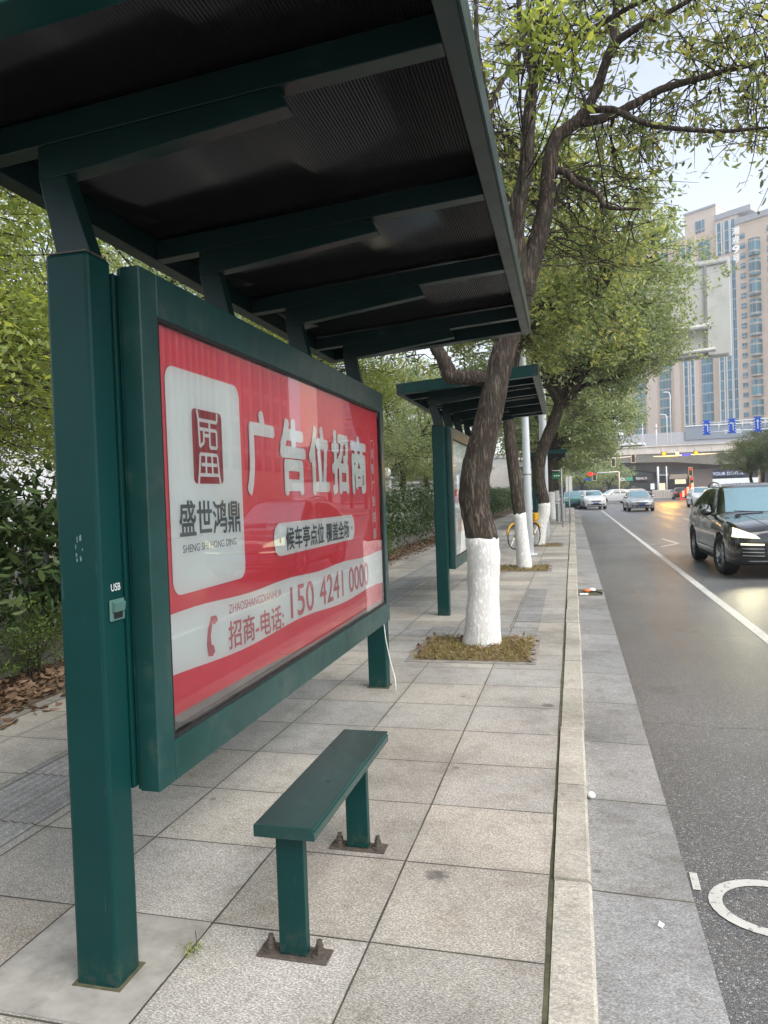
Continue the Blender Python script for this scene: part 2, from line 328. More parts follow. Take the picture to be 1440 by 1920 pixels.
G['tan'] = simple('tan_facade', (0.70, 0.555, 0.44), 0.8, var=0.06, scale=0.15)
G['tan_pale'] = simple('pale_tan_facade', (0.74, 0.61, 0.51), 0.8, var=0.05, scale=0.15)
G['grey_trim'] = simple('grey_stone_trim', (0.44, 0.44, 0.46), 0.7, var=0.06, scale=0.3)
G['bridge'] = simple('bridge_concrete', (0.66, 0.60, 0.53), 0.85, var=0.12, scale=0.4)
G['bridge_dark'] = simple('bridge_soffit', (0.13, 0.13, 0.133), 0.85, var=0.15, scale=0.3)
G['pier'] = simple('brown_pier', (0.20, 0.16, 0.145), 0.8)
G['barrier_w'] = simple('white_barrier', (0.62, 0.66, 0.70), 0.5, var=0.06)
G['barrier_r'] = simple('red_barrier', (0.55, 0.04, 0.03), 0.5)

def banded_glass(name, axis, period, col, line, lw=0.12):
    """window column: panes between floor lines, each pane its own tint"""
    m, nt, out = new_mat(name)
    co = objco(nt); sep = nd(nt, 'ShaderNodeSeparateXYZ', i_Vector=co)
    q = math_(nt, 'DIVIDE', sep.outputs[2], period)
    fl = math_(nt, 'FLOOR', q); fr = math_(nt, 'FRACT', q)
    xq = math_(nt, 'FLOOR', math_(nt, 'DIVIDE', sep.outputs[axis], 0.95))
    wn_ = nd(nt, 'ShaderNodeTexWhiteNoise', noise_dimensions='3D', i_Vector=nd(nt, 'ShaderNodeCombineXYZ', i_0=xq, i_1=fl).outputs[0])
    c = mixc(nt, wn_.outputs['Value'], tuple(x * 0.6 for x in col), tuple(x * 1.35 for x in col))
    lm = math_(nt, 'LESS_THAN', fr, lw)
    xm = math_(nt, 'LESS_THAN', math_(nt, 'FRACT', math_(nt, 'DIVIDE', sep.outputs[axis], 0.95)), 0.07)
    c = mixc(nt, math_(nt, 'MAXIMUM', lm, xm), c, line)
    b = nd(nt, 'ShaderNodeBsdfPrincipled', i_Base_Color=c, i_Roughness=0.15)
    b.inputs['Specular IOR Level'].default_value = 0.7
    nt.links.new(b.outputs[0], out.inputs[0]); return m
G['tower_glass'] = banded_glass('tower_glass', 0, 2.72, (0.060, 0.185, 0.265), (0.40, 0.42, 0.44))
G['bay_glass'] = banded_glass('bay_glass', 0, 2.72, (0.075, 0.185, 0.225), (0.42, 0.36, 0.30), 0.16)
G['far_glass'] = banded_glass('office_glass', 1, 3.4, (0.08, 0.11, 0.13), (0.35, 0.34, 0.32), 0.2)

# ------------------------------------------------------------------ mesh helpers
class MB:
    def __init__(s): s.v = []; s.f = []; s.n = 0
    def add(s, verts, faces):
        b = s.n; s.v.extend([tuple(map(float, p)) for p in verts]); s.n += len(verts)
        s.f.extend([tuple(b + i for i in f) for f in faces])
    def box(s, x0, x1, y0, y1, z0, z1):
        s.add([(x0, y0, z0), (x1, y0, z0), (x1, y1, z0), (x0, y1, z0), (x0, y0, z1), (x1, y0, z1), (x1, y1, z1), (x0, y1, z1)],
              [(3, 2, 1, 0), (4, 5, 6, 7), (0, 1, 5, 4), (1, 2, 6, 5), (2, 3, 7, 6), (3, 0, 4, 7)]); return s
    def prism(s, poly, axis, a0, a1):
        """poly: 2-D outline in the two other axes (in order x,y,z without axis)"""
        n = len(poly)
        def P(p, a):
            q = list(p); q.insert(axis, a); return q
        v = [P(p, a0) for p in poly] + [P(p, a1) for p in poly]
        f = [tuple(range(n - 1, -1, -1)), tuple(range(n, 2 * n))] + [(i, (i + 1) % n, n + (i + 1) % n, n + i) for i in range(n)]
        s.add(v, f); return s
    def tube(s, pts, rad, seg=10, cap=True, wob=None):
        pts = [Vector(p) for p in pts]; n = len(pts)
        rad = [rad] * n if isinstance(rad, (int, float)) else rad
        t0 = (pts[1] - pts[0]).normalized()
        ref = Vector((1, 0, 0)) if abs(t0.x) < 0.8 else Vector((0, 1, 0))
        a = t0.cross(ref).normalized(); V = []
        for i in range(n):
            t = (pts[min(i + 1, n - 1)] - pts[max(i - 1, 0)]).normalized()
            a = (a - t * a.dot(t)).normalized(); b = t.cross(a)
            for k in range(seg):
                w = 2 * math.pi * k / seg
                r = rad[i] * (wob(i, k) if wob else 1)
                V.append(pts[i] + (a * math.cos(w) + b * math.sin(w)) * r)
        F = [(i * seg + k, i * seg + (k + 1) % seg, (i + 1) * seg + (k + 1) % seg, (i + 1) * seg + k) for i in range(n - 1) for k in range(seg)]
        if cap: F += [tuple(range(seg - 1, -1, -1)), tuple(range((n - 1) * seg, n * seg))]
        s.add(V, F); return s
    def cyl(s, c, r, h, seg=20, r1=None):
        return s.tube([c, (c[0], c[1], c[2] + h)], [r, r if r1 is None else r1], seg)
    def lathe(s, prof, axis='z', c=(0, 0, 0), seg=28, close=False):
        V = []; n = len(prof)
        for k in range(seg):
            w = 2 * math.pi * k / seg
            for r, h in prof:
                p = (r * math.cos(w), r * math.sin(w), h) if axis == 'z' else (h, r * math.cos(w), r * math.sin(w))
                V.append((p[0] + c[0], p[1] + c[1], p[2] + c[2]))
        F = []
        for k in range(seg):
            for i in range(n - 1 + (1 if close else 0)):
                j = (i + 1) % n
                F.append((k * n + i, ((k + 1) % seg) * n + i, ((k + 1) % seg) * n + j, k * n + j))
        s.add(V, F); return s
    def sphere(s, c, r, seg=16, ring=10, sq=(1, 1, 1)):
        V = []; F = []
        for i in range(ring + 1):
            p = math.pi * i / ring
            for k in range(seg):
                w = 2 * math.pi * k / seg
                V.append((c[0] + r * sq[0] * math.sin(p) * math.cos(w), c[1] + r * sq[1] * math.sin(p) * math.sin(w), c[2] + r * sq[2] * math.cos(p)))
        F = [(i * seg + k, (i + 1) * seg + k, (i + 1) * seg + (k + 1) % seg, i * seg + (k + 1) % seg) for i in range(ring) for k in range(seg)]
        s.add(V, F); return s
    def mesh(s, name, smooth=False):
        me = bpy.data.meshes.new(name); me.from_pydata(s.v, [], s.f)
        if smooth: me.polygons.foreach_set('use_smooth', [True] * len(me.polygons))
        me.update(); return me

def link(o, parent=None):
    COL.objects.link(o)
    if parent: o.parent = parent
    return o
def obj(name, mb, mat, parent=None, smooth=False, bevel=0.0, loc=None, fixn=True):
    me = mb if isinstance(mb, bpy.types.Mesh) else mb.mesh(name, smooth)
    if fixn and isinstance(mb, MB) and len(me.polygons) < 20000:
        bm = bmesh.new(); bm.from_mesh(me); bmesh.ops.recalc_face_normals(bm, faces=bm.faces); bm.to_mesh(me); bm.free()
    o = bpy.data.objects.new(name, me)
    me.materials.append(G[mat] if isinstance(mat, str) else mat)
    link(o, parent)
    if loc: o.location = loc
    if bevel:
        b = o.modifiers.new('edge', 'BEVEL'); b.width = bevel; b.segments = 2; b.limit_method = 'ANGLE'; b.angle_limit = R_(40)
    return o
def tag(o, label=None, cat=None, group=None, kind=None):
    if label: o['label'] = label
    if cat: o['category'] = cat
    if group: o['group'] = group
    if kind: o['kind'] = kind
    return o
def thing(name, label, cat, loc=(0, 0, 0), rz=0.0, group=None):
    o = bpy.data.objects.new(name, None); o.empty_display_size = 0.1
    COL.objects.link(o); o.location = loc; o.rotation_euler = (0, 0, rz)
    return tag(o, label, cat, group)
def struct(name, mb, mat, **k):
    return tag(obj(name, mb, mat, **k), kind='structure')
def copy_tree(o, parent=None):
    c = o.copy(); COL.objects.link(c)
    if parent: c.parent = parent
    for ch in list(o.children): copy_tree(ch, c)
    return c

def text_mesh(s, quad, bold=0.0, shear=0.0):
    """lettering fitted into a quad (bottom-left, bottom-right, top-right, top-left, 3-D points); flat mesh"""
    c = bpy.data.curves.new('lettering', 'FONT'); c.body = s; c.resolution_u = 4; c.fill_mode = 'FRONT'
    o = bpy.data.objects.new('lettering', c); COL.objects.link(o)
    dg = bpy.context.evaluated_depsgraph_get()
    me = bpy.data.meshes.new_from_object(o.evaluated_get(dg))
    bpy.data.objects.remove(o); bpy.data.curves.remove(c)
    co = np.zeros(len(me.vertices) * 3); me.vertices.foreach_get('co', co); co = co.reshape(-1, 3)
    mn, mx = co.min(0), co.max(0)
    a = (co[:, 0] - mn[0]) / max(1e-6, mx[0] - mn[0]); b = (co[:, 1] - mn[1]) / max(1e-6, mx[1] - mn[1])
    q = [np.array(p, float) for p in quad]
    if bold:
        nrm = np.cross(q[1] - q[0], q[3] - q[0]); nrm /= np.linalg.norm(nrm); w, h = np.linalg.norm(q[1] - q[0]), np.linalg.norm(q[3] - q[0])
        nch = max(1, len(s.replace(' ', ''))); da = bold * min(h, w / nch)
        L = [list(pl.vertices) for pl in me.polygons]; V = []; Fc = []
        for k, (ox, oz) in enumerate(((-1, 0), (1, 0), (0, 1), (0, -1), (-.7, -.7), (.7, -.7), (.7, .7), (-.7, .7), (0, 0))):
            aa = a * (1 - 2 * da / w) + da / w * (1 + ox); bb = b * (1 - 2 * da / h) + da / h * (1 + oz)
            P = ((1 - aa) * (1 - bb))[:, None] * q[0] + (aa * (1 - bb))[:, None] * q[1] + (aa * bb)[:, None] * q[2] + ((1 - aa) * bb)[:, None] * q[3] + nrm * (k * .00012)
            Fc += [[i + len(V) * 1 for i in f] for f in L]; V += P.tolist()
        m2 = bpy.data.meshes.new('lettering'); m2.from_pydata(V, [], Fc); m2.update(); bpy.data.meshes.remove(me); return m2
    P = ((1 - a) * (1 - b))[:, None] * q[0] + (a * (1 - b))[:, None] * q[1] + (a * b)[:, None] * q[2] + ((1 - a) * b)[:, None] * q[3]
    me.vertices.foreach_set('co', P.ravel()); me.update(); return me
def lettering(s, quad, mat, parent, bold=0.0, name='lettering'):
    o = bpy.data.objects.new(name, text_mesh(s, quad, bold)); o.data.materials.append(G[mat]); link(o, parent); return o

def raw_mesh(name, V, F):
    """V (n,3) array, F (m,k) array of equal-sized faces"""
    me = bpy.data.meshes.new(name); m, k = F.shape
    me.vertices.add(len(V)); me.vertices.foreach_set('co', V.astype(np.float32).ravel())
    me.loops.add(m * k); me.loops.foreach_set('vertex_index', F.astype(np.int32).ravel())
    me.polygons.add(m); me.polygons.foreach_set('loop_start', np.arange(0, m * k, k, dtype=np.int32))
    me.update(calc_edges=True); me.validate(); return me

def leaf_geo(rng, C, size, droop=(-1.2, 0.3), wide=0.42, six=False):
    """one small leaf at each point of C"""
    n = len(C)
    L = size * rng.uniform(0.65, 1.25, n); W = L * wide
    az = rng.uniform(0, 2 * np.pi, n); el = rng.uniform(droop[0], droop[1], n); ro = rng.uniform(-0.9, 0.9, n)
    d = np.stack([np.cos(el) * np.cos(az), np.cos(el) * np.sin(az), np.sin(el)], 1)
    s0 = np.stack([-np.sin(az), np.cos(az), np.zeros(n)], 1); u0 = np.cross(d, s0)
    s = s0 * np.cos(ro)[:, None] + u0 * np.sin(ro)[:, None]; u = np.cross(s, d)
    if six:
        tpl = [(0, 0, 0), (0.3, 0.45, 0.05), (0.68, 0.36, 0.03), (1, 0, -0.10), (0.68, -0.36, 0.03), (0.3, -0.45, 0.05)]
    else:
        tpl = [(0, 0, 0), (0.42, 0.5, 0.04), (1, 0, -0.06), (0.42, -0.5, 0.04)]
    k = len(tpl)
    V = np.empty((n, k, 3))
    for i, (a, b, c) in enumerate(tpl):
        V[:, i] = C + d * (a * L)[:, None] + s * (b * W)[:, None] * (1 if six else 1) + u * (c * L)[:, None]
    return V.reshape(-1, 3), np.arange(n * k).reshape(n, k)
def leaves_obj(name, V, F, mat, parent=None):
    return obj(name, raw_mesh(name, V, F), mat, parent)
def scatter(rng, centers, per, rad, flat=0.7):
    C = np.repeat(np.asarray(centers, float), per, axis=0)
    g = rng.normal(0, 1, C.shape); nrm = np.linalg.norm(g, axis=1, keepdims=True)
    g = g / np.maximum(nrm, 1e-6) * (rng.uniform(0, 1, (len(C), 1)) ** 0.45)
    r = np.repeat(np.asarray(rad, float) if np.ndim(rad) else np.full(len(centers), rad), per)
    return C + g * r[:, None] * np.array([1, 1, flat])
def bez(a, b, c, n):
    t = np.linspace(0, 1, n)[:, None]
    return (1 - t) ** 2 * a + 2 * t * (1 - t) * b + t * t * c
def smooth_path(pts, n):
    """Catmull-Rom through points"""
    P = np.asarray(pts, float); P = np.vstack([2 * P[0] - P[1], P, 2 * P[-1] - P[-2]]); out = []
    for i in range(1, len(P) - 2):
        for t in np.linspace(0, 1, n, endpoint=False):
            out.append(0.5 * ((2 * P[i]) + (P[i + 1] - P[i - 1]) * t + (2 * P[i - 1] - 5 * P[i] + 4 * P[i + 1] - P[i + 2]) * t * t + (3 * P[i] - P[i - 1] - 3 * P[i + 1] + P[i + 2]) * t ** 3))
    out.append(P[-2]); return np.array(out)

# ray of the photograph used once to place the traced branches of the near tree
def at_y(px, py, y):
    d = fwd + r2 * ((px - 720) / FPX) - u2 * ((py - 960) / FPX)
    k = y / d.y; return np.array((d.x * k, y, CAM_H + d.z * k))

# ================================================================== the setting
RZ = -0.14                                    # road level
struct('ground', MB().box(-420, 420, -120, 520, -1.3, -0.30), 'ground')
struct('pavement', MB().box(-4.02, -0.128, -3.0, 88, -0.28, 0.0), 'flag')
struct('patch_slab', MB().box(-1.912, -1.330, 1.822, 2.372, -.02, .004), 'patch')
struct('kerb_gap', MB().box(-0.128, -0.100, -3.0, 88, -0.28, -0.008), 'gap')
rk = random.Random(5)
mb = MB(); y = 2.93 - 0.95 * 6
while y < 88:                                 # kerb stones, each a little out of line
    dx, dz = rk.uniform(-.004, .006), rk.uniform(-.005, .005); g = rk.uniform(.005, .013)
    x1 = 0.030 + dx + 0.0015 * max(0, y - 2); yb = y + 0.95 - g
    mb.add([(-0.112 + dx, y, -.28), (x1, y, -.28), (x1, yb, -.28), (-0.112 + dx, yb, -.28),
            (-0.112 + dx, y, .002 + dz), (x1 - .012, y, .002 + dz), (x1 - .012, yb, .002 + dz), (-0.112 + dx, yb, .002 + dz),
            (x1, y, -.012 + dz), (x1, yb, -.012 + dz)],
           [(4, 5, 6, 7), (5, 8, 9, 6), (1, 2, 9, 8), (0, 4, 7, 3), (0, 1, 8, 5, 4), (3, 7, 6, 9, 2)])
    y += 0.95
struct('kerb', mb, 'kerbstone')
mb = MB(); mb.add([(0.0, -3, -.127), (0.415, -3, -.137), (0.445, 7, -.137), (0.445, 88, -.137), (0.0, 88, -.127)], [(0, 1, 2, 3, 4)])
struct('gutter_strip', mb, 'gutter')
struct('road', MB().box(0.03, 14.2, -40, 88, -0.28, RZ), 'asphalt')
struct('junction', MB().box(-120, 160, 88, 162, -0.28, RZ - 0.004), 'asphalt')
struct('far_pavement', MB().box(14.2, 21, -40, 88, -0.28, 0.0), 'edging')
mb = MB(); mb.add([(1.88, -20, RZ + .004), (2.00, -20, RZ + .004), (2.04, 4, RZ + .004), (2.20, 58, RZ + .004), (2.07, 58, RZ + .004), (1.92, 4, RZ + .004)], [(0, 1, 2, 5), (5, 2, 3, 4)])
struct('lane_line', mb, 'mark')
mb = MB()
for k in range(4):
    mb.add([(5.35, 27 + 9 * k, RZ + .004), (5.47, 27 + 9 * k, RZ + .004), (5.50, 30.5 + 9 * k, RZ + .004), (5.38, 30.5 + 9 * k, RZ + .004)], [(0, 1, 2, 3)])
struct('lane_dashes', mb, 'mark')
def stroke(mb, pts, w, z=RZ + .0045):
    P = [Vector((p[0], p[1], 0)) for p in pts]; L, Rr = [], []
    for i, p in enumerate(P):
        t = (P[min(i + 1, len(P) - 1)] - P[max(i - 1, 0)]).normalized(); nn = Vector((-t.y, t.x, 0)) * w / 2
        L.append((p.x + nn.x, p.y + nn.y, z)); Rr.append((p.x - nn.x, p.y - nn.y, z))
    n = len(P); mb.add(L + Rr, [(i, i + 1, n + i + 1, n + i) for i in range(n - 1)])
mb = MB()                                      # bicycle painted on the road: wheel rings, frame strokes
ring = [(0.725 + 0.21 * math.cos(a), 3.12 + 0.185 * math.sin(a)) for a in np.linspace(0.35, 2 * math.pi - 0.05, 30)]
stroke(mb, ring, 0.052)
ring = [(1.42 + 0.21 * math.cos(a), 3.12 + 0.185 * math.sin(a)) for a in np.linspace(0, 2 * math.pi, 30)]
stroke(mb, ring, 0.052)
stroke(mb, [(0.725, 3.12), (0.98, 3.46), (1.30, 3.42), (1.42, 3.12)], 0.05)
stroke(mb, [(0.458, 3.20), (0.462, 3.34)], 0.032)
struct('bicycle_marking', mb, 'mark')
mb = MB()
stroke(mb, [(2.35, 21.4), (2.95, 22.6), (2.75, 24.6), (2.15, 24.4)], 0.10)
stroke(mb, [(0.6, 22.4), (2.3, 22.2)], 0.05)
struct('lane_arrow_marking', mb, 'mark')

# tactile strips with real ridges
def ridges(mb, x0, x1, y0, y1, along_y=True, pitch=0.05, w=0.028, z0=0.004, h=0.005):
    mb.add([(x0, y0, z0), (x1, y0, z0), (x1, y1, z0), (x0, y1, z0)], [(0, 1, 2, 3)])
    a0, a1 = (x0, x1) if along_y else (y0, y1); p = a0 + pitch / 2
    while p < a1:
        q = [(p - w / 2, 0), (p - w / 4, h), (p + w / 4, h), (p + w / 2, 0)]
        if along_y:
            V = [(a, y0, z0 + b) for a, b in q] + [(a, y1, z0 + b) for a, b in q]
        else:
            V = [(x0, a, z0 + b) for a, b in q] + [(x1, a, z0 + b) for a, b in q]
        mb.add(V, [(0, 1, 5, 4), (1, 2, 6, 5), (2, 3, 7, 6)]); p += pitch
mb = MB(); ridges(mb, -3.16, -2.58, -2, 60, True, 0.058, 0.030)
ridges(mb, -2.02, -0.41, 7.72, 8.26, False, 0.058, 0.030)
ridges(mb, -0.70, -0.41, 8.28, 9.6, False, 0.058, 0.030)
mb.add([(-0.70, 9.62, .004), (-0.41, 9.62, .004), (-0.41, 11.55, .004), (-0.70, 11.55, .004)], [(0, 1, 2, 3)])
struct('tactile_paving', mb, 'tactile')
# edging, planting bed, low wall
struct('edging_strip', MB().box(-4.14, -4.024, -3, 88, -0.28, 0.012), 'edging')
struct('planting_bed', MB().box(-5.2, -4.144, -3, 88, -0.28, 0.02), 'soil')
struct('garden_ground', MB().box(-60, -5.204, -3, 88, -0.28, 0.10), 'soil')
rng = np.random.default_rng(11)
n = 9000; X = np.stack([rng.uniform(-4.95, -4.16, n) , np.concatenate([rng.uniform(2.6, 8, n // 2), rng.uniform(8, 30, n - n // 2)]), rng.uniform(0.025, 0.075, n)], 1)
X[:, 0] = np.where(rng.uniform(0, 1, n) < .04, rng.uniform(-4.15, -3.9, n), X[:, 0])
X[:, 2] = np.where(X[:, 0] > -4.15, 0.02, X[:, 2])
V, F = leaf_geo(rng, X, 0.085, (-0.5, 0.5), 0.5, True)
tag(leaves_obj('fallen_leaves', V, F, 'dry_leaf'), kind='stuff', label='brown fallen leaves lying in the bed under the hedge', cat='fallen leaves')
w_ = thing('low_wall', 'low grey concrete planter wall at the foot of the laurel hedge', 'wall', (-5.0, -3, 0))
obj('wall', MB().box(0, 0.16, 0, 91, -0.2, 0.33), 'concrete', w_)
obj('coping', MB().box(-0.02, 0.18, 0, 91, 0.333, 0.36), 'concrete', w_)

# ================================================================== bus shelters
SH_ROT = R_(0.6)
zb = lambda x: 2.716 + 0.067 * x              # underside of the canopy frame, rising to the road
def build_shelter(name, label, loc, hz=0.0, poster=None, detail=True, group='bus shelters along the kerb'):
    t = thing(name, label, 'bus shelter', loc, SH_ROT, group)
    ph = 2.35 + hz
    for k, (y0, y1) in enumerate(((-.0625, .0625), (3.56, 3.685))):
        p = obj('post', MB().box(-.078, .075, y0, y1, -.02, ph), 'green', t, bevel=.012)
        obj('cap_plate', MB().box(-.07, .067, y0 + .008, y1 - .008, ph + .001, ph + .006), 'steel_rust', p)
        if detail:
            obj('base_grout', MB().box(-.088, .088, y0 - .012, y1 + .012, -.01, .0065), 'gap', p)
        if k == 0 and detail:
            lettering('USB', [(.0765, -.012, 1.272), (.0765, .038, 1.272), (.0765, .038, 1.296), (.0765, -.012, 1.296)], 'white_print', p, 0.0)
            s = MB(); s.box(.0755, .083, -.028, .050, 1.175, 1.245)
            so = obj('usb_socket', s, 'usb', p, bevel=.004)
            obj('socket_hood', MB().prism([(.083, 1.240), (.094, 1.232), (.090, 1.205), (.083, 1.208)], 1, -.018, .040), 'usb', so)
            obj('socket_slot', MB().box(.0832, .0845, -.012, .034, 1.183, 1.204), 'trim', so)
            rr = random.Random(3); m = MB()
            for q in range(9):
                px, pz, ww, hh = rr.uniform(-.02, .02), 1.40 + rr.uniform(-.03, .05), rr.uniform(.002, .005), rr.uniform(.006, .022)
                m.add([(px, -.0632, pz), (px + ww, -.0632, pz + .002), (px + ww * .8, -.0632, pz + hh), (px - ww * .2, -.0632, pz + hh * .9)], [(0, 1, 2, 3)])
            obj('scuff', m, 'worn', p, fixn=False)
    # light box: frame of four mitred rails, backing, poster, gasket, cover glass
    Y0, Y1, Z0, Z1 = .105, 3.44, .575, 2.345 + hz * .9
    ix0, ix1, iz0, iz1 = Y0 + .105, Y1 - .09, Z0 + .142, Z1 - .148
    b = obj('light_box', MB().box(.066, .075, Y0 + .005, Y1 - .005, Z0 + .005, Z1 - .005), 'green_dull', t)
    for (a0, a1, c0, c1) in ((Y0, ix0, Z0, Z1), (ix1, Y1, Z0, Z1), (ix0 + .0005, ix1 - .0005, Z0, iz0), (ix0 + .0005, ix1 - .0005, iz1, Z1)):
        obj('frame_rail', MB().box(.076, .150, a0, a1, c0, c1), 'green_dull', b, bevel=.004)
    obj('rear_cover', MB().box(-.012, .060, Y0 - .012, Y1 + .012, Z0 + .012, Z1 - .02), 'green', t, bevel=.006)
    g = .014
    m = MB()
    for (a0, a1, c0, c1) in ((ix0, ix0 + g, iz0, iz1), (ix1 - g, ix1, iz0, iz1), (ix0 + g, ix1 - g, iz0, iz0 + g), (ix0 + g, ix1 - g, iz1 - g, iz1)):
        m.box(.118, .1465, a0 + .0006, a1 - .0006, c0 + .0006, c1 - .0006)
    obj('gasket', m, 'black', b)
    obj('backing_panel', MB().box(.100, .112, ix0, ix1, iz0, iz1), 'backing', b)
    if poster: poster(t, ix0, ix1, iz0, iz1)
    m = MB(); m.add([(.139, ix0 + g, iz0 + g), (.139, ix1 - g, iz0 + g), (.139, ix1 - g, iz1 - g), (.139, ix0 + g, iz1 - g)], [(0, 1, 2, 3)])
    obj('cover_glass', m, 'pane', b, fixn=False)
    # canopy
    c = obj('canopy_frame', MB().prism([(1.21, zb(1.21) - .004 + hz), (1.27, zb(1.27) + hz), (1.27, zb(1.27) + .125 + hz), (1.21, zb(1.21) + .125 + hz)], 1, -.59, 3.86), 'rail', t, bevel=.004)
    obj('back_rail', MB().prism([(-.40, zb(-.40) + hz), (-.33, zb(-.33) + hz), (-.33, zb(-.33) + .12 + hz), (-.40, zb(-.40) + .12 + hz)], 1, -.59, 3.86), 'rail', c, bevel=.004)
    for y0, y1 in ((-.59, -.485), (3.76, 3.86)):
        obj('end_rail', MB().prism([(-.329, zb(-.329) + .002 + hz), (1.209, zb(1.209) + .002 + hz), (1.209, zb(1.209) + .123 + hz), (-.329, zb(-.329) + .118 + hz)], 1, y0, y1), 'green' if y0 < 0 else 'rail', c, bevel=.003)
    obj('edge_trim', MB().prism([(1.2715, zb(1.27) + .004 + hz), (1.279, zb(1.27) + .006 + hz), (1.279, zb(1.27) + .121 + hz), (1.2715, zb(1.27) + .121 + hz)], 1, -.59, 3.86), 'rail', c)
    N = 130 if detail else 60                    # ribbed sheet, ribs along the street
    xs = np.linspace(-.326, 1.206, N * 2 + 1); m = MB(); V = []; ys = np.linspace(-.48, 3.755, 2)
    for i, x in enumerate(xs):
        z = zb(x) + .098 + hz + (.0030 if i % 2 else -.0030)
        V += [(x, ys[0], z), (x, ys[1], z)]
    m.add(V, [(2 * i, 2 * i + 2, 2 * i + 3, 2 * i + 1) for i in range(len(xs) - 1)])
    obj('ribbed_sheet', m, 'roofsheet', t, fixn=False)
    obj('top_sheet', MB().prism([(-.40, zb(-.40) + .122 + hz), (1.27, zb(1.27) + .128 + hz), (1.27, zb(1.27) + .135 + hz), (-.40, zb(-.40) + .129 + hz)], 1, -.59, 3.86), 'green_dull', t)
    for yk in (0.0, 1.06, 2.13, 3.31):
        y0, y1 = yk - .033, yk + .033
        bm_ = obj('cantilever_beam', MB().prism([(-.329, zb(-.329) + hz), (1.209, zb(1.209) + hz), (1.209, zb(1.209) + .088 + hz), (-.329, zb(-.329) + .088 + hz)], 1, y0, y1), 'rail', t, bevel=.003)
        obj('bracket', MB().prism([(-.11, 2.60 + hz), (.03, 2.612 + hz), (.745, 2.700 + hz), (.715, zb(.715) - .0015 + hz), (-.11, zb(-.11) - .0015 + hz)], 1, y0 + .002, y1 - .002), 'rail', bm_, bevel=.003)
        obj('neck', MB().prism([(-.056, 2.356 + hz if yk in (0.0,) else 2.25 + hz), (.068, 2.356 + hz if yk in (0.0,) else 2.25 + hz), (-.012, 2.608 + hz), (-.108, 2.600 + hz)], 1, y0 + .001, y1 - .001), 'rail', t, bevel=.003)
    return t

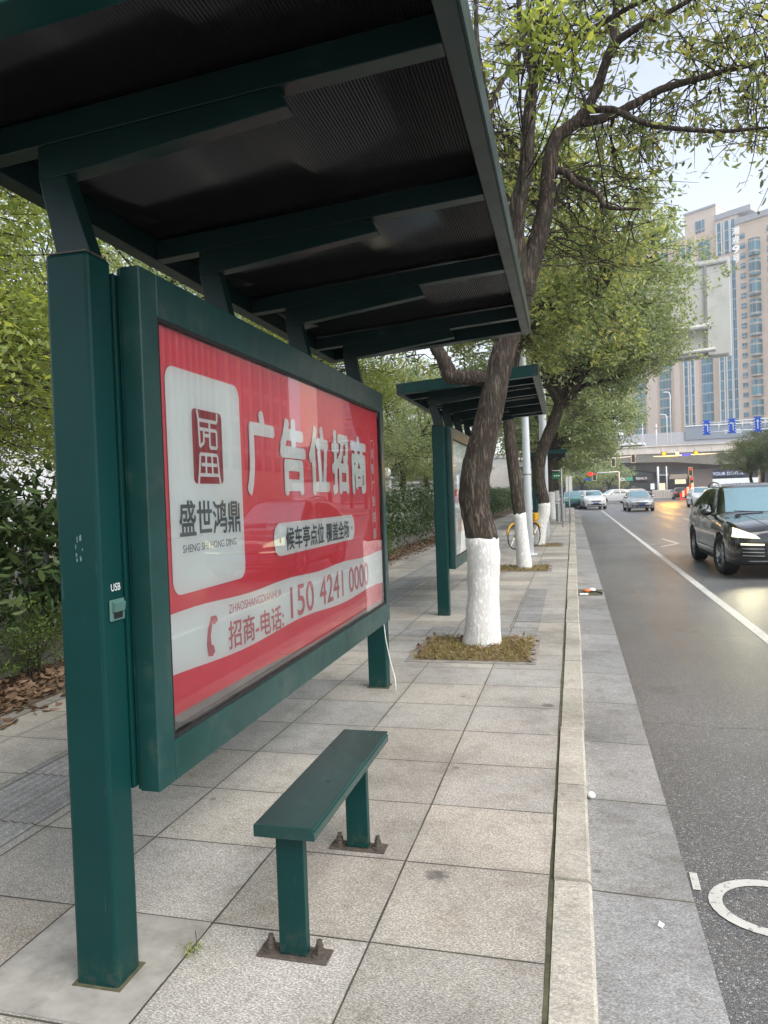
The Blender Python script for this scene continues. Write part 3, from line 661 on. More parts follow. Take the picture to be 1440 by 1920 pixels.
SX, SY = -1.522, 2.04
def near_poster(t, ix0, ix1, iz0, iz1):
    XP = .122
    cr, sr = math.cos(SH_ROT), math.sin(SH_ROT)
    def L(y, z, e=0.0):                        # poster layout measured as street y, height z
        return (XP + e, (y - SY) , z)
    # sagging sheet, its lower edge curling up at the near end; gentle waves
    ny, nz = 40, 16; V = []; F = []
    for i in range(ny + 1):
        a = i / ny; y = 2.252 + a * (5.405 - 2.252)
        zbot = .775 - .035 * a + .012 * math.sin(a * 9) - .03 * max(0, .15 - a) * -2
        for j in range(nz + 1):
            b = j / nz; z = zbot + b * (2.186 - zbot)
            V.append(L(y, z, .0035 * math.sin(a * 11 + b * 3) * (1 - b) ** 1.5))
    F = [(i * (nz + 1) + j, (i + 1) * (nz + 1) + j, (i + 1) * (nz + 1) + j + 1, i * (nz + 1) + j + 1) for i in range(ny) for j in range(nz)]
    m = MB(); m.add(V, F); p = obj('poster', m, 'poster_red', t, smooth=True, fixn=False)
    E = .0045
    def poly(name, pts, mat, e=E):
        m = MB(); m.add([L(y, z, e) for y, z in pts], [tuple(range(len(pts)))]); return obj(name, m, mat, p, fixn=False)
    def rrect(y0, y1, z0, z1, r, n=6, skew=0):
        out = []
        for cx, cz, a0 in ((y1 - r, z0 + r, -90), (y1 - r, z1 - r, 0), (y0 + r, z1 - r, 90), (y0 + r, z0 + r, 180)):
            for k in range(n + 1):
                a = R_(a0 + 90 * k / n); out.append((cx + r * math.cos(a), cz + r * math.sin(a)))
        return out
    poly('logo_panel', rrect(2.322, 2.932, 1.212, 2.050, .055), 'poster_white')
    band = [(2.246 + 3.16 * i / 30, 1.150 - .022 * i / 30 + .006 * math.sin(i * .7)) for i in range(31)]
    band2 = [(2.246 + 3.16 * i / 30, .925 - .045 * i / 30 - .030 * math.sin(i / 30 * math.pi) * 0 + .012 * math.sin(i * .45 + 2)) for i in range(31)]
    poly('white_band', band2 + band[::-1], 'poster_white')
    poly('slogan_pill', rrect(3.268, 4.660, 1.268, 1.432, .075), 'poster_white')
    # seal
    poly('seal', rrect(2.505, 2.752, 1.622, 1.912, .022), 'logo_red', E + .0008)
    m = MB()
    def bar(y0, z0, y1, z1, w):
        dx, dz = y1 - y0, z1 - z0; l = math.hypot(dx, dz); nx, nz_ = -dz / l * w / 2, dx / l * w / 2
        m.add([L(y0 + nx, z0 + nz_, E + .0016 + len(m.v) * 2e-6), L(y0 - nx, z0 - nz_, E + .0016 + len(m.v) * 2e-6), L(y1 - nx, z1 - nz_, E + .0016 + len(m.v) * 2e-6), L(y1 + nx, z1 + nz_, E + .0016 + len(m.v) * 2e-6)], [(0, 1, 2, 3)])
    SQ = lambda u, v: (2.505 + .247 * u, 1.622 + .290 * v)
    for a, b_, c_, d_ in ((.20, .86, .82, .86), (.16, .99, .20, .86), (.84, .99, .82, .86), (.20, .86, .22, .50), (.20, .74, .80, .74), (.36, .74, .36, .56), (.36, .66, .56, .66), (.56, .86, .56, .50), (.80, .74, .80, .50), (.56, .50, .80, .50), (.22, .50, .36, .56),
                          (.22, .40, .80, .40), (.22, .40, .17, .10), (.80, .40, .85, .10), (.41, .40, .40, .12), (.61, .40, .62, .12), (.17, .12, .85, .12), (.25, .26, .78, .26), (.17, .12, .14, .0), (.85, .12, .88, .0)):
        y0, z0 = SQ(a, b_); y1, z1 = SQ(c_, d_); bar(y0, z0, y1, z1, .014)
    obj('seal_strokes', m, 'poster_white', p, fixn=False)
    def tx(s, y0, y1, z0, z1, mat, bold=.0, e=E + .001, dz=0.0, name='lettering'):
        return lettering(s, [L(y0, z0, e), L(y1, z0 + dz, e), L(y1, z1 + dz, e), L(y0, z1, e)], mat, p, bold, name)
    for ch, a, b_ in (('广', 2.985, 3.320), ('告', 3.385, 3.755), ('位', 3.805, 4.165), ('招', 4.210, 4.570), ('商', 4.620, 5.010)):
        tx(ch, a, b_, 1.568, 1.970, 'poster_white', .045, name='big_character')
    tx('盛世鸿鼎', 2.382, 2.895, 1.420, 1.560, 'poster_dark', .018, dz=-.006)
    tx('SHENG SHI HONG DING', 2.400, 2.850, 1.363, 1.392, 'poster_dark', .0)
    tx('候车亭点位', 3.42, 4.02, 1.288, 1.408, 'poster_dark', .022, dz=-.004)
    tx('覆盖全场', 4.06, 4.53, 1.284, 1.400, 'poster_dark', .022)
    for yy in (3.345, 4.595): poly('dot', [(yy + .012 * math.cos(a), 1.345 + .014 * math.sin(a)) for a in np.linspace(0, 2 * math.pi, 9)[:-1]], 'poster_dark', E + .001)
    tx('ZHAOSHANGDIANHUA', 2.752, 3.335, 1.078, 1.116, 'pink_ink', .0, dz=-.008)
    tx('招商-电话:', 2.742, 3.350, .928, 1.048, 'pink_ink', .016, dz=-.018)
    for s_, a_, b_ in (('150', 3.450, 3.805), ('4241', 3.905, 4.360), ('0000', 4.485, 4.965)): tx(s_, a_, b_, .935 - .010 * (a_ - 3.436), 1.100 - .010 * (a_ - 3.436), 'pink_ink', .016, dz=-.005)
    ph = [(2.596, 1.095), (2.640, 1.092), (2.655, 1.070), (2.628, 1.060), (2.604, 1.064), (2.588, 1.02), (2.590, .985), (2.612, .975), (2.618, .950), (2.598, .936), (2.562, .944), (2.553, .99), (2.566, 1.05)]
    poly('handset', ph, 'pink_ink', E + .001)
    # narrow vertical caption
    out = rrect(5.135, 5.235, 1.235, 1.965, .03); inn = rrect(5.141, 5.229, 1.241, 1.959, .026); m = MB()
    nn = len(out); m.add([L(a, b_, E + .001) for a, b_ in out] + [L(a, b_, E + .001) for a, b_ in inn], [(i, (i + 1) % nn, nn + (i + 1) % nn, nn + i) for i in range(nn)])
    obj('caption_border', m, 'poster_white', p, fixn=False)
    for k, ch in enumerate('点影广告招商'):
        z = 1.905 - k * .118; tx(ch, 5.150, 5.222, z - .075, z, 'poster_white', .02, name='caption_character')

def pale_poster(t, ix0, ix1, iz0, iz1):
    p = obj('poster', MB().box(.113, .116, ix0 + .006, ix1 - .006, iz0 + .006, iz1 - .012), 'poster_white', t)
    obj('red_block', MB().box(.1162, .1172, ix0 + .1, ix0 + 1.5, 1.42, 1.60), 'poster_red', p)
    lettering('广告', [(.1178, ix0 + .35, 1.44), (.1178, ix0 + 1.1, 1.44), (.1178, ix0 + 1.1, 1.58), (.1178, ix0 + .35, 1.58)], 'poster_white', p, .02)
    obj('orange_block', MB().box(.1162, .1172, ix0 + .45, ix0 + 1.25, 1.02, 1.20), simple('faded_orange', (.62, .45, .34), .5), p)

sh1 = build_shelter('bus_shelter', 'dark green bus shelter with a large red advertising poster, nearest the viewer', (SX, SY, 0), 0.0, near_poster)
sh2 = build_shelter('bus_shelter', 'dark green bus shelter with a pale poster, partly behind the nearest tree', (-1.622, 9.115, 0), 0.07, pale_poster, detail=False)
sh3 = build_shelter('bus_shelter', 'farthest dark green bus shelter, small beyond the white lamp pole', (-1.43, 29.0, 0.10), 0.07, pale_poster, detail=False)
sh0 = copy_tree(sh3); sh0.location = (-1.45, -5.04, 0); sh0['label'] = 'dark green bus shelter added unseen behind the viewer to block light'  # unseen copy, added to keep light off the near post's front
# stray wire by the far leg of the near shelter
tag(obj('loose_wire', MB().tube([(-1.47, 5.50, .60), (-1.455, 5.50, .42), (-1.43, 5.52, .25), (-1.39, 5.50, .12), (-1.375, 5.47, .012)], .004, 6), 'white_print', smooth=True),
    'thin white wire hanging from the lower corner of the red poster box', 'wire')

# ================================================================== bench
bz = .468
bt = thing('bench', 'green metal bench with a narrow seat in front of the red poster', 'bench', (-.957, 2.70, 0))
obj('seat', MB().prism([(-.108, bz - .044), (.108, bz - .044), (.108, bz - .016), (.1015, bz - .013), (.1015, bz - .009), (.108, bz - .006), (.104, bz), (-.104, bz), (-.108, bz - .006)], 1, -.495, .495), 'green_bench', bt, bevel=.0025)
for yl in (-.438, .322):
    lg = obj('leg', MB().box(-.048, .050, yl - .016, yl + .022, .008, bz - .0445), 'green', bt, bevel=.003)
    fp = obj('foot_plate', MB().box(-.126, .126, yl - .036, yl + .044, .0, .0075), 'steel_rust', bt, bevel=.002)
    for xb in (-.088, .088):
        m = MB(); m.cyl((xb, yl + .006, .0076), .027, .005, 18); m.cyl((xb, yl + .006, .0127), .0175, .015, 6); m.cyl((xb, yl + .006, .0278), .0100, .030, 12); m.cyl((xb, yl + .006, .0290), .0150, .012, 6)
        obj('anchor_bolt', m, 'steel_rust', fp)

# ================================================================== trees
def trunk_tube(path, rad, seg=20, sub=6, seed=0, wob=0.05):
    P = smooth_path(path, sub); Rr = smooth_path([(r, 0, 0) for r in rad], sub)[:, 0]
    rr = np.random.default_rng(seed); W = 1 + rr.normal(0, wob, (len(P), seg))
    W = (W + np.roll(W, 1, 1) + np.roll(W, -1, 1)) / 3; W[1:] = (W[1:] + W[:-1]) / 2
    m = MB(); m.tube(P, list(Rr), seg, True, lambda i, k: W[i, k]); return m, P
def split_paint(root, path, rad, zcut, seed=0, seg=20, far=False):
    """trunk whose foot is limewashed: the white part is a sleeve of the same trunk"""
    P = smooth_path(path, 8); Rr = smooth_path([(r, 0, 0) for r in rad], 8)[:, 0]
    rr = np.random.default_rng(seed); W = 1 + rr.normal(0, .055, (len(P), seg)); W = (W + np.roll(W, 1, 1) + np.roll(W, -1, 1)) / 3
    W[1:] = (W[1:] + W[:-1]) / 2
    k = int(np.argmax(P[:, 2] > zcut))
    hi = MB(); hi.tube(P[k - 1:], list(Rr[k - 1:]), seg, True, lambda i, q: W[i + k - 1, q])
    lo = MB(); lo.tube(P[:k + 1], list(Rr[:k + 1] * 1.02 + .003), seg, True, lambda i, q: W[i, q])
    # ragged upper edge of the paint
    off = rr.uniform(-.03, .035, seg)
    n = (k + 1) * seg
    for q in range(seg):
        x, y, z = lo.v[(k) * seg + q]; lo.v[(k) * seg + q] = (x, y, z + off[q] * (.6 if far else 1))
    t = obj('trunk', hi, 'bark', root, smooth=True)
    obj('painted_foot', lo, 'limewash', root, smooth=True)
    return t, P

def twigs_and_leaves(root, rng, skel, clumps, per, rad, size, mat, r0=.02, droop=(-1.3, .2), six=False, twig_mat='bark', name='crown', wide=.42, sub=4, along=False):
    """skel: points on limbs with radius; every clump gets a bough from the nearest lower limb point, side twigs, leaves"""
    S = np.asarray([s[:3] for s in skel]); tw = MB()
    C = np.asarray(clumps); extra = []; er = []; al = []
    rads = np.full(len(C), rad) if np.ndim(rad) == 0 else np.asarray(rad)
    for i, c in enumerate(C):
        d = np.linalg.norm(S - c, axis=1) + 0.9 * np.maximum(0, S[:, 2] - c[2] + .1)
        a = S[int(np.argmin(d))]; mid = (a + c) / 2 + rng.normal(0, .10, 3) * np.linalg.norm(c - a) + np.array([0, 0, .10 * np.linalg.norm(c - a)])
        B = bez(a, mid, c, 7); B[1:-1] += rng.normal(0, .012, (5, 3))
        ra = r0 * min(1.6, .4 + np.linalg.norm(c - a) * .35)
        tw.tube(B, list(np.linspace(ra, .0035, 7)), 5, False)
        for k in range(sub):
            e = c + rng.normal(0, 1, 3) * rads[i] * np.array([.8, .8, .5]); b0 = B[rng.integers(3, 6)]
            tw.tube(bez(b0, (b0 + e) / 2 + rng.normal(0, .04, 3), e, 4), [.0055, .004, .003, .0015], 4, False)
            if along:
                T = rng.uniform(.25, 1, per)[:, None]; mm = (b0 + e) / 2
                al.append((1 - T) ** 2 * b0 + 2 * T * (1 - T) * mm + T * T * e + rng.normal(0, .028, (per, 3)) + np.array([0, 0, -.012]))
            else: extra.append(e); er.append(rads[i] * .5)
    P = np.vstack(al) if along else np.vstack([scatter(rng, C, per, rads), scatter(rng, np.array(extra), max(2, per // 4), np.array(er))]) if extra else scatter(rng, C, per, rads)
    obj('boughs', tw, twig_mat, root, smooth=True, fixn=False)
    V, F = leaf_geo(rng, P, size, droop, wide, six)
    leaves_obj(name, V, F, mat, root)

def limbs_mesh(limbs, seed=0, seg=12, sub=6):
    m = MB(); sk = []; rr = np.random.default_rng(seed)
    for path, rad in limbs:
        P = smooth_path(path, sub); Rr = smooth_path([(r, 0, 0) for r in rad], sub)[:, 0]
        W = 1 + rr.normal(0, .05, (len(P), seg)); W = (W + np.roll(W, 1, 1)) / 2
        m.tube(P, list(Rr), seg, True, lambda i, k: W[i, k]); sk += [tuple(p) for p in P]
    return m, sk

# ---- the nearest street tree, its limbs as in the photograph
rng = np.random.default_rng(42)
T1 = thing('camphor_tree', 'nearest street tree with a bent trunk and a thick white limewashed foot', 'tree', (0, 0, 0), 0, 'street trees along the pavement')
tp = [(903, 1214, 7.37), (906, 1120, 7.38), (905, 1020, 7.37), (893, 965, 7.37), (889, 920, 7.37), (897, 860, 7.38), (915, 790, 7.40), (931, 715, 7.42), (950, 640, 7.45), (968, 580, 7.48), (984, 528, 7.5)]
tr = [.195, .158, .160, .152, .154, .146, .134, .124, .122, .124, .132]
tpath = [at_y(*p) for p in tp]
split_paint(T1, tpath, tr, 1.03, 3, 28)
def PX(l): return [at_y(*q) for q in l]
LIMBS1 = [
 (PX([(978, 560, 7.48), (972, 500, 7.46), (966, 440, 7.40), (972, 380, 7.35), (986, 320, 7.3), (990, 250, 7.25), (996, 180, 7.2), (1003, 120, 7.15), (1010, 40, 7.1), (1018, -60, 7.0), (1030, -180, 6.9)]), [.115, .105, .092, .082, .074, .066, .058, .05, .042, .03, .02]),
 (PX([(980, 545, 7.50), (1000, 480, 7.52), (1016, 420, 7.55), (1026, 360, 7.56), (1032, 300, 7.58), (1045, 258, 7.6), (1082, 228, 7.6), (1102, 200, 7.58), (1120, 165, 7.55), (1135, 120, 7.5), (1150, 85, 7.5), (1190, 55, 7.45), (1250, 25, 7.4), (1310, -10, 7.3)]), [.11, .098, .088, .080, .074, .068, .060, .054, .048, .044, .040, .034, .026, .018]),
 (PX([(1085, 230, 7.6), (1130, 222, 7.7), (1180, 200, 7.75), (1240, 168, 7.8), (1300, 150, 7.85), (1370, 130, 7.9), (1450, 110, 7.95), (1540, 70, 8)]), [.050, .045, .041, .036, .031, .027, .022, .014]),
 (PX([(1108, 206, 7.58), (1150, 206, 7.5), (1185, 222, 7.45), (1230, 236, 7.4), (1290, 243, 7.3), (1360, 246, 7.2), (1450, 238, 7.1)]), [.036, .032, .029, .025, .021, .017, .010]),
 (PX([(1150, 85, 7.5), (1152, 40, 7.55), (1160, -20, 7.6), (1172, -110, 7.6)]), [.036, .034, .03, .022]),
 (PX([(1036, 318, 7.58), (1062, 324, 7.5), (1082, 345, 7.45), (1118, 362, 7.4), (1140, 388, 7.35), (1200, 392, 7.3)]), [.040, .036, .031, .026, .022, .010]),
 (PX([(1018, 415, 7.55), (1040, 378, 7.6), (1052, 345, 7.6), (1062, 326, 7.6)]), [.022, .026, .022, .018]),
 (PX([(966, 440, 7.40), (948, 410, 7.5), (932, 345, 7.6), (920, 280, 7.7), (916, 215, 7.7), (905, 150, 7.7), (895, 90, 7.75), (892, 10, 7.8)]), [.060, .055, .046, .040, .038, .034, .03, .02]),
 (PX([(1003, 150, 7.2), (1030, 120, 7.0), (1060, 92, 6.9), (1100, 62, 6.8), (1160, 25, 6.7), (1230, -10, 6.6)]), [.042, .036, .030, .026, .022, .012]),
 (PX([(1000, 140, 7.2), (985, 95, 7.3), (976, 40, 7.4), (970, -40, 7.4)]), [.042, .036, .03, .02]),
 (PX([(915, 212, 7.7), (935, 165, 7.9), (960, 120, 8.0), (1000, 60, 8.1)]), [.03, .026, .022, .012]),
 (PX([(928, 712, 7.42), (885, 708, 7.38), (846, 706, 7.34), (838, 690, 7.34), (828, 668, 7.35), (812, 640, 7.4), (790, 560, 7.5), (772, 470, 7.6)]), [.085, .078, .078, .074, .068, .06, .045, .02]),
]
lm, sk1 = limbs_mesh(LIMBS1, 5, 14)
obj('limbs', lm, 'bark', T1, smooth=True)
regions = [((880, 1000, -20, 330), 34, (7.4, 9.8)), ((1005, 1440, -30, 60), 42, (7.1, 9.4)), ((1150, 1450, 60, 135), 20, (7.3, 9.2)), ((1210, 1460, 150, 290), 27, (7.2, 9)),
           ((1040, 1245, 250, 400), 36, (7.6, 9.8)), ((940, 1010, 240, 520), 28, (7.4, 9.8)), ((1010, 1190, 330, 500), 40, (7.5, 10)), ((1070, 1130, 40, 200), 12, (7.5, 9)), ((700, 880, 250, 700), 40, (7.4, 9.5)),
           ((900, 1600, -420, -30), 120, (5.2, 9.8)), ((1440, 1640, -50, 320), 36, (6.5, 9.0))]
cl = []
for (a, b, c, d), k, (y0, y1) in regions:
    for _ in range(k): cl.append(at_y(rng.uniform(a, b), rng.uniform(c, d), rng.uniform(y0, y1)))
twigs_and_leaves(T1, rng, sk1, cl, 5, rng.uniform(.24, .40, len(cl)), .088, 'leaf_a', .010, (-1.35, .1), True, sub=5, along=True)
cl2 = [at_y(rng.uniform(990, 1085), rng.uniform(0, 110), rng.uniform(4.9, 5.5)) for _ in range(9)]
twigs_and_leaves(T1, rng, sk1, cl2, 8, .22, .085, 'leaf_y', .008, (-1.3, .3), True, sub=6, along=True)

# ---- generic street tree: trunk given, crown from ellipsoid lobes
def crown_points(rng, lobes, n, shell=.55):
    out = []; vol = np.array([a[1][0] * a[1][1] * a[1][2] for a in lobes]); vol = vol / vol.sum()
    for _ in range(n):
        c, r = lobes[rng.choice(len(lobes), p=vol)]
        d = rng.normal(0, 1, 3); d /= np.linalg.norm(d); u = rng.uniform(shell ** 3, 1) ** (1 / 3)
        out.append(np.array(c) + d * np.array(r) * u * rng.uniform(.82, 1.08))
    return np.array(out)
def tree(name, label, loc, path, rad, lobes, nclump, per, crad, size, mat, seed, zcut=None, nlimb=7, group=None, cat='tree', bark='bark', r0=.022, sub=2, droop=(-1.2, .3), rz=0.0, six=False):
    rng = np.random.default_rng(seed); t = thing(name, label, cat, loc, rz, group)
    if zcut: split_paint(t, path, rad, zcut, seed, 18, True)
    else:
        m, _ = trunk_tube(path, rad, 12, 5, seed); obj('trunk', m, bark, t, smooth=True)
    top = np.array(path[-1]); limbs = []
    for k in range(nlimb):
        c, r = lobes[k % len(lobes)]; d = rng.normal(0, 1, 3); d /= np.linalg.norm(d); d[2] = abs(d[2]) * .6
        e = np.array(c) + d * np.array(r) * .75; mid = (top + e) / 2 + rng.normal(0, .25, 3) + np.array([0, 0, .3])
        p = [top - np.array([0, 0, .12]), (top + mid) / 2 + rng.normal(0, .08, 3), mid, (mid + e) / 2 + rng.normal(0, .12, 3), e]
        q = rad[-1]; limbs.append((p, [q * .75, q * .6, q * .45, q * .3, q * .12]))
    lm, sk = limbs_mesh(limbs, seed, 8, 4); obj('limbs', lm, bark, t, smooth=True)
    cl = crown_points(rng, lobes, nclump)
    twigs_and_leaves(t, rng, sk, cl, per, rng.uniform(crad * .7, crad * 1.3, len(cl)), size, mat, r0, droop, six, bark, sub=sub)
    return t
GR = 'street trees along the pavement'
tree('camphor_tree', 'second street tree, white limewashed foot beside the white lamp pole', (-1.02, 14.68, 0),
     [(.06, 0, -.02), (.03, 0, .5), (-.01, 0, 1.1), (-.10, 0, 2.0), (-.16, .05, 2.9), (-.10, .1, 3.8), (0, .1, 4.5)], [.155, .130, .122, .12, .12, .125, .14],
     [((.4, .3, 6.6), (2.1, 2.4, 2.3)), ((-1.6, .5, 6.4), (1.9, 2.2, 1.9)), ((1.3, 1.2, 5.2), (1.5, 1.8, 1.2))], 250, 70, .46, .13, 'leaf_a', 7, 1.02, 8, GR)
tree('camphor_tree', 'third street tree, white foot leaning right just beyond the lamp pole', (-.87, 20.94, 0),
     [(-.12, 0, -.02), (-.02, 0, .55), (.10, 0, 1.1), (-.04, 0, 1.9), (.06, 0, 2.6), (.36, .05, 3.3), (.62, .1, 4.0)], [.20, .175, .165, .175, .17, .17, .16],
     [((1.9, .2, 6.9), (2.5, 2.6, 2.9)), ((2.5, .4, 6.2), (1.6, 2.2, 1.8)), ((-.9, .4, 6.2), (2.2, 2.4, 2.4)), ((1.4, 0, 4.6), (1.6, 1.8, 1.1))], 400, 90, .52, .135, 'leaf_b', 8, 1.16, 10, GR)
tree('camphor_tree', 'fourth street tree, white foot beside the steel litter bin', (-.96, 35.2, 0.15),
     [(.05, 0, -.02), (0, 0, .6), (-.02, 0, 1.3), (0, 0, 2.2), (.12, 0, 3.1)], [.21, .18, .17, .165, .17],
     [((.9, 0, 5.6), (3.3, 3.4, 2.6)), ((2.2, -1, 4.4), (2.0, 2.2, 1.5)), ((-1.5, .5, 5.4), (2.2, 2.6, 2.2))], 280, 90, .62, .17, 'leaf_b', 9, 1.25, 8, GR, r0=.03, sub=1)
tree('camphor_tree', 'fifth street tree, small white foot just beyond the steel litter bin', (-.90, 43.0, 0.2),
     [(0, 0, -.02), (.04, 0, .6), (0, 0, 1.3), (-.06, 0, 2.2), (.05, 0, 3.2)], [.21, .18, .17, .165, .17],
     [((.9, 0, 5.2), (3.5, 3.6, 2.6)), ((2.4, -1, 3.9), (1.6, 2.0, 1.2)), ((-1.5, .5, 5.4), (2.2, 2.6, 2.2))], 240, 80, .68, .20, 'leaf_b', 10, 1.25, 7, GR, r0=.03, sub=1)
for k, (yy, lab) in enumerate(((52, 'sixth street tree in the row, behind the white parked hatchback'), (62, 'farthest street tree in the row on the left pavement'))):
    tree('camphor_tree', lab, (-1.2, yy, .25), [(0, 0, 0), (.03, 0, 1.3), (-.05, 0, 2.3), (.05, 0, 3.2)], [.2, .17, .16, .16],
         [((.4, 0, 5.0), (3.2, 3.6, 2.4)), ((1.9, -1, 3.6), (1.5, 2.0, 1.0))], 120, 60, .75, .22, 'leaf_d', 20 + k, None, 6, GR, bark='bark_far', r0=.03, sub=1)

tree('camphor_tree', 'street tree added unseen behind the viewer to block light', (-.95, -5.2, 0), [(0, 0, -.02), (.02, 0, .6), (0, 0, 1.3), (.04, 0, 2.2), (.05, 0, 3.2)], [.2, .17, .16, .16, .16],  # unseen tree added to darken the faces turned towards the viewer
     [((.3, 0, 5.6), (2.6, 2.8, 2.0)), ((-1.5, .5, 5.4), (2.2, 2.4, 1.8))], 110, 50, .55, .17, 'leaf_b', 91, 1.05, 6, GR, r0=.03, sub=1)
# ---- trees beyond the hedge: three shapes, each copied and turned
GT = 'garden trees beyond the hedge'
garden = [(-6.4, 4.9, 0, 'yellow-green garden tree hanging over the hedge at the left edge of the photo', 1.0, 0.0),
          (-7.6, 10.5, 1, 'green garden tree behind the left end of the red poster box', 1.0, 1.2),
          (-6.6, 17.0, 0, 'yellowish garden tree seen between the two nearest shelters', 1.05, 2.6),
          (-8.4, 22.5, 1, 'dense green garden tree behind the second shelter', 1.1, 4.0),
          (-6.8, 29.0, 1, 'garden tree before the far beige garden wall', 1.0, 5.1),
          (-7.5, 38.0, 0, 'garden tree farthest down the street on the left', 1.15, 0.7)]
protos = {}
for (x, yy, kind, lab, sc, rz) in garden:
    if kind not in protos:
        if kind == 0:
            t = tree('garden_tree', lab, (x, yy, .1), [(0, 0, 0), (.1, .05, 1.2), (.02, .1, 2.0), (.15, .05, 2.7)], [.15, .12, .11, .12],
                     [((0, 0, 4.6), (2.5, 2.6, 2.1)), ((.7, -.6, 3.0), (2.1, 2.2, 1.1)), ((.9, .8, 2.7), (1.7, 1.9, .9)), ((0, .3, 6.2), (2.0, 2.0, 1.4))], 420, 130, .46, .078, 'leaf_y', 31, None, 9, GT, bark='bark_far', r0=.024, sub=2)
        else:
            t = tree('garden_tree', lab, (x, yy, .1), [(0, 0, 0), (-.08, .05, 1.2), (.05, .1, 2.2), (0, .05, 2.9)], [.16, .13, .12, .12],
                     [((0, 0, 4.9), (2.7, 2.7, 2.3)), ((-.5, .5, 3.1), (2.3, 2.3, 1.1)), ((.8, -.6, 2.7), (1.8, 1.9, .9))], 380, 120, .48, .085, 'leaf_b', 33, None, 8, GT, bark='bark_far', r0=.024, sub=2)
        protos[kind] = t
    else:
        t = copy_tree(protos[kind]); t.location = (x, yy, .1); t['label'] = lab
    t.rotation_euler.z = rz; t.scale = (sc, sc, sc)
# dark boughs of the leftmost tree crossing in front of its leaves
# ---- trees on the far side of the road
GF = 'trees across the road'
tA = tree('roadside_tree', 'round dark tree under the blue lane signs on the far side', (16.4, 75, 0), [(0, 0, 0), (.1, 0, 1.2), (-.05, 0, 2.0), (0, 0, 2.6)], [.17, .15, .14, .14],
     [((-.4, 0, 3.9), (2.6, 2.6, 1.7)), ((.6, .3, 4.8), (1.7, 1.8, 1.1)), ((1.2, 0, 3.7), (1.8, 1.8, 1.4))], 150, 75, .50, .15, 'leaf_d', 51, None, 7, GF, bark='bark_far', sub=1)
for (x, yy, sc, rz, lab) in ((19.6, 70, 1.35, 2.0, 'dark tree at the right edge beside the blue lane signs'), (19.5, 84, 1.3, 4.1, 'dark tree behind the round tree on the far side'), (23.5, 92, 1.3, 1.0, 'dark tree nearest the overpass on the far side')):
    t = copy_tree(tA); t.location = (x, yy, 0); t.scale = (sc,) * 3; t.rotation_euler.z = rz; t['label'] = lab
GB = 'trees under the overpass'
tB = tree('distant_tree', 'hazy green tree left of the far shops, under the overpass', (1.5, 118, -.1), [(0, 0, 0), (0, 0, 2)], [.2, .18],
     [((0, 0, 4.2), (4, 4, 2.6))], 60, 60, .95, .36, 'leaf_b', 61, None, 5, GB, bark='bark_far', sub=1)
for x, yy, lab in ((-3.5, 112, 'hazy green tree farthest left at the junction'), (6.0, 126, 'hazy green tree beside the white signal arm at the junction')):
    t = copy_tree(tB); t.location = (x, yy, -.1); t['label'] = lab; t.rotation_euler.z = x

# ---- pits of the street trees: dry grass and leaves
rng = np.random.default_rng(77)
for (cx, cy_, lab, nl, ns) in ((-.955, 7.12, 'near', 420, 3200), (-1.02, 14.62, 'second', 200, 1500), (-.86, 20.8, 'third', 80, 500)):
    hx, hy = .53, .53
    struct('tree_pit', MB().box(cx - hx, cx + hx, cy_ - hy, cy_ + hy, .001, .012), 'pit_soil')
    m = MB()
    for a in ((cx - hx - .07, cx - hx, cy_ - hy - .07, cy_ + hy + .07), (cx + hx, cx + hx + .07, cy_ - hy - .07, cy_ + hy + .07), (cx - hx, cx + hx, cy_ - hy - .07, cy_ - hy), (cx - hx, cx + hx, cy_ + hy, cy_ + hy + .07)):
        m.box(*a, -.05, .009)
    struct('pit_edging', m, 'edging')
    X = np.stack([rng.uniform(cx - hx - .06, cx + hx + .06, nl), rng.uniform(cy_ - hy - .02, cy_ + hy, nl), rng.uniform(.014, .05, nl)], 1)
    V1, F1 = leaf_geo(rng, X, .06, (-.5, .5), .5)
    tag(leaves_obj('pit_leaves', V1, F1, 'dry_leaf'), kind='stuff', label='dead leaves strewn in the %s tree pit' % lab, cat='fallen leaves')
    X = np.stack([rng.uniform(cx - hx, cx + hx, ns), rng.uniform(cy_ - hy, cy_ + hy, ns), np.full(ns, .01)], 1)
    V2, F2 = leaf_geo(rng, X, .06, (.35, 1.4), .10)
    tag(leaves_obj('dry_grass', V2, F2, 'straw'), kind='stuff', label='dry straw-coloured grass in the %s tree pit' % lab, cat='grass')

# ================================================================== hedge, balustrade, shrubs
rng = np.random.default_rng(5)
h = thing('laurel_hedge', 'dark laurel hedge with long drooping leaves behind the low wall', 'hedge', (0, 0, 0))
n1, n2 = 330, 1000
C = np.concatenate([np.stack([rng.uniform(-5.30, -4.66, n1), rng.uniform(2.2, 7.5, n1), rng.uniform(.60, 1.86, n1)], 1),
                    np.stack([rng.uniform(-5.25, -4.50, n2), rng.uniform(7.5, 72, n2), rng.uniform(.35, 1.75, n2)], 1)])
st = MB()
for k in range(50):
    yy = rng.uniform(2.2, 20); x0 = rng.uniform(-5.15, -4.8); e = (x0 + rng.uniform(-.2, .25), yy + rng.uniform(-.3, .3), rng.uniform(1.2, 2.1))
    st.tube(bez(np.array((x0, yy, .05)), np.array((x0 + .05, yy + .05, .8)), np.array(e), 6), [.013, .011, .009, .007, .005, .003], 5, False)
obj('stems', st, 'bark_far', h, smooth=True, fixn=False)
P1 = scatter(rng, C[:n1], 30, .26); V1, F1 = leaf_geo(rng, P1, .15, (-1.35, .35), .36, True)
P2 = scatter(rng, C[n1:], 44, .45); V2, F2 = leaf_geo(rng, P2, .12, (-1.3, .4), .40, True)
leaves_obj('foliage', np.vstack([V1, V2]), np.vstack([F1, F2 + len(V1)]), 'leaf_h', h)
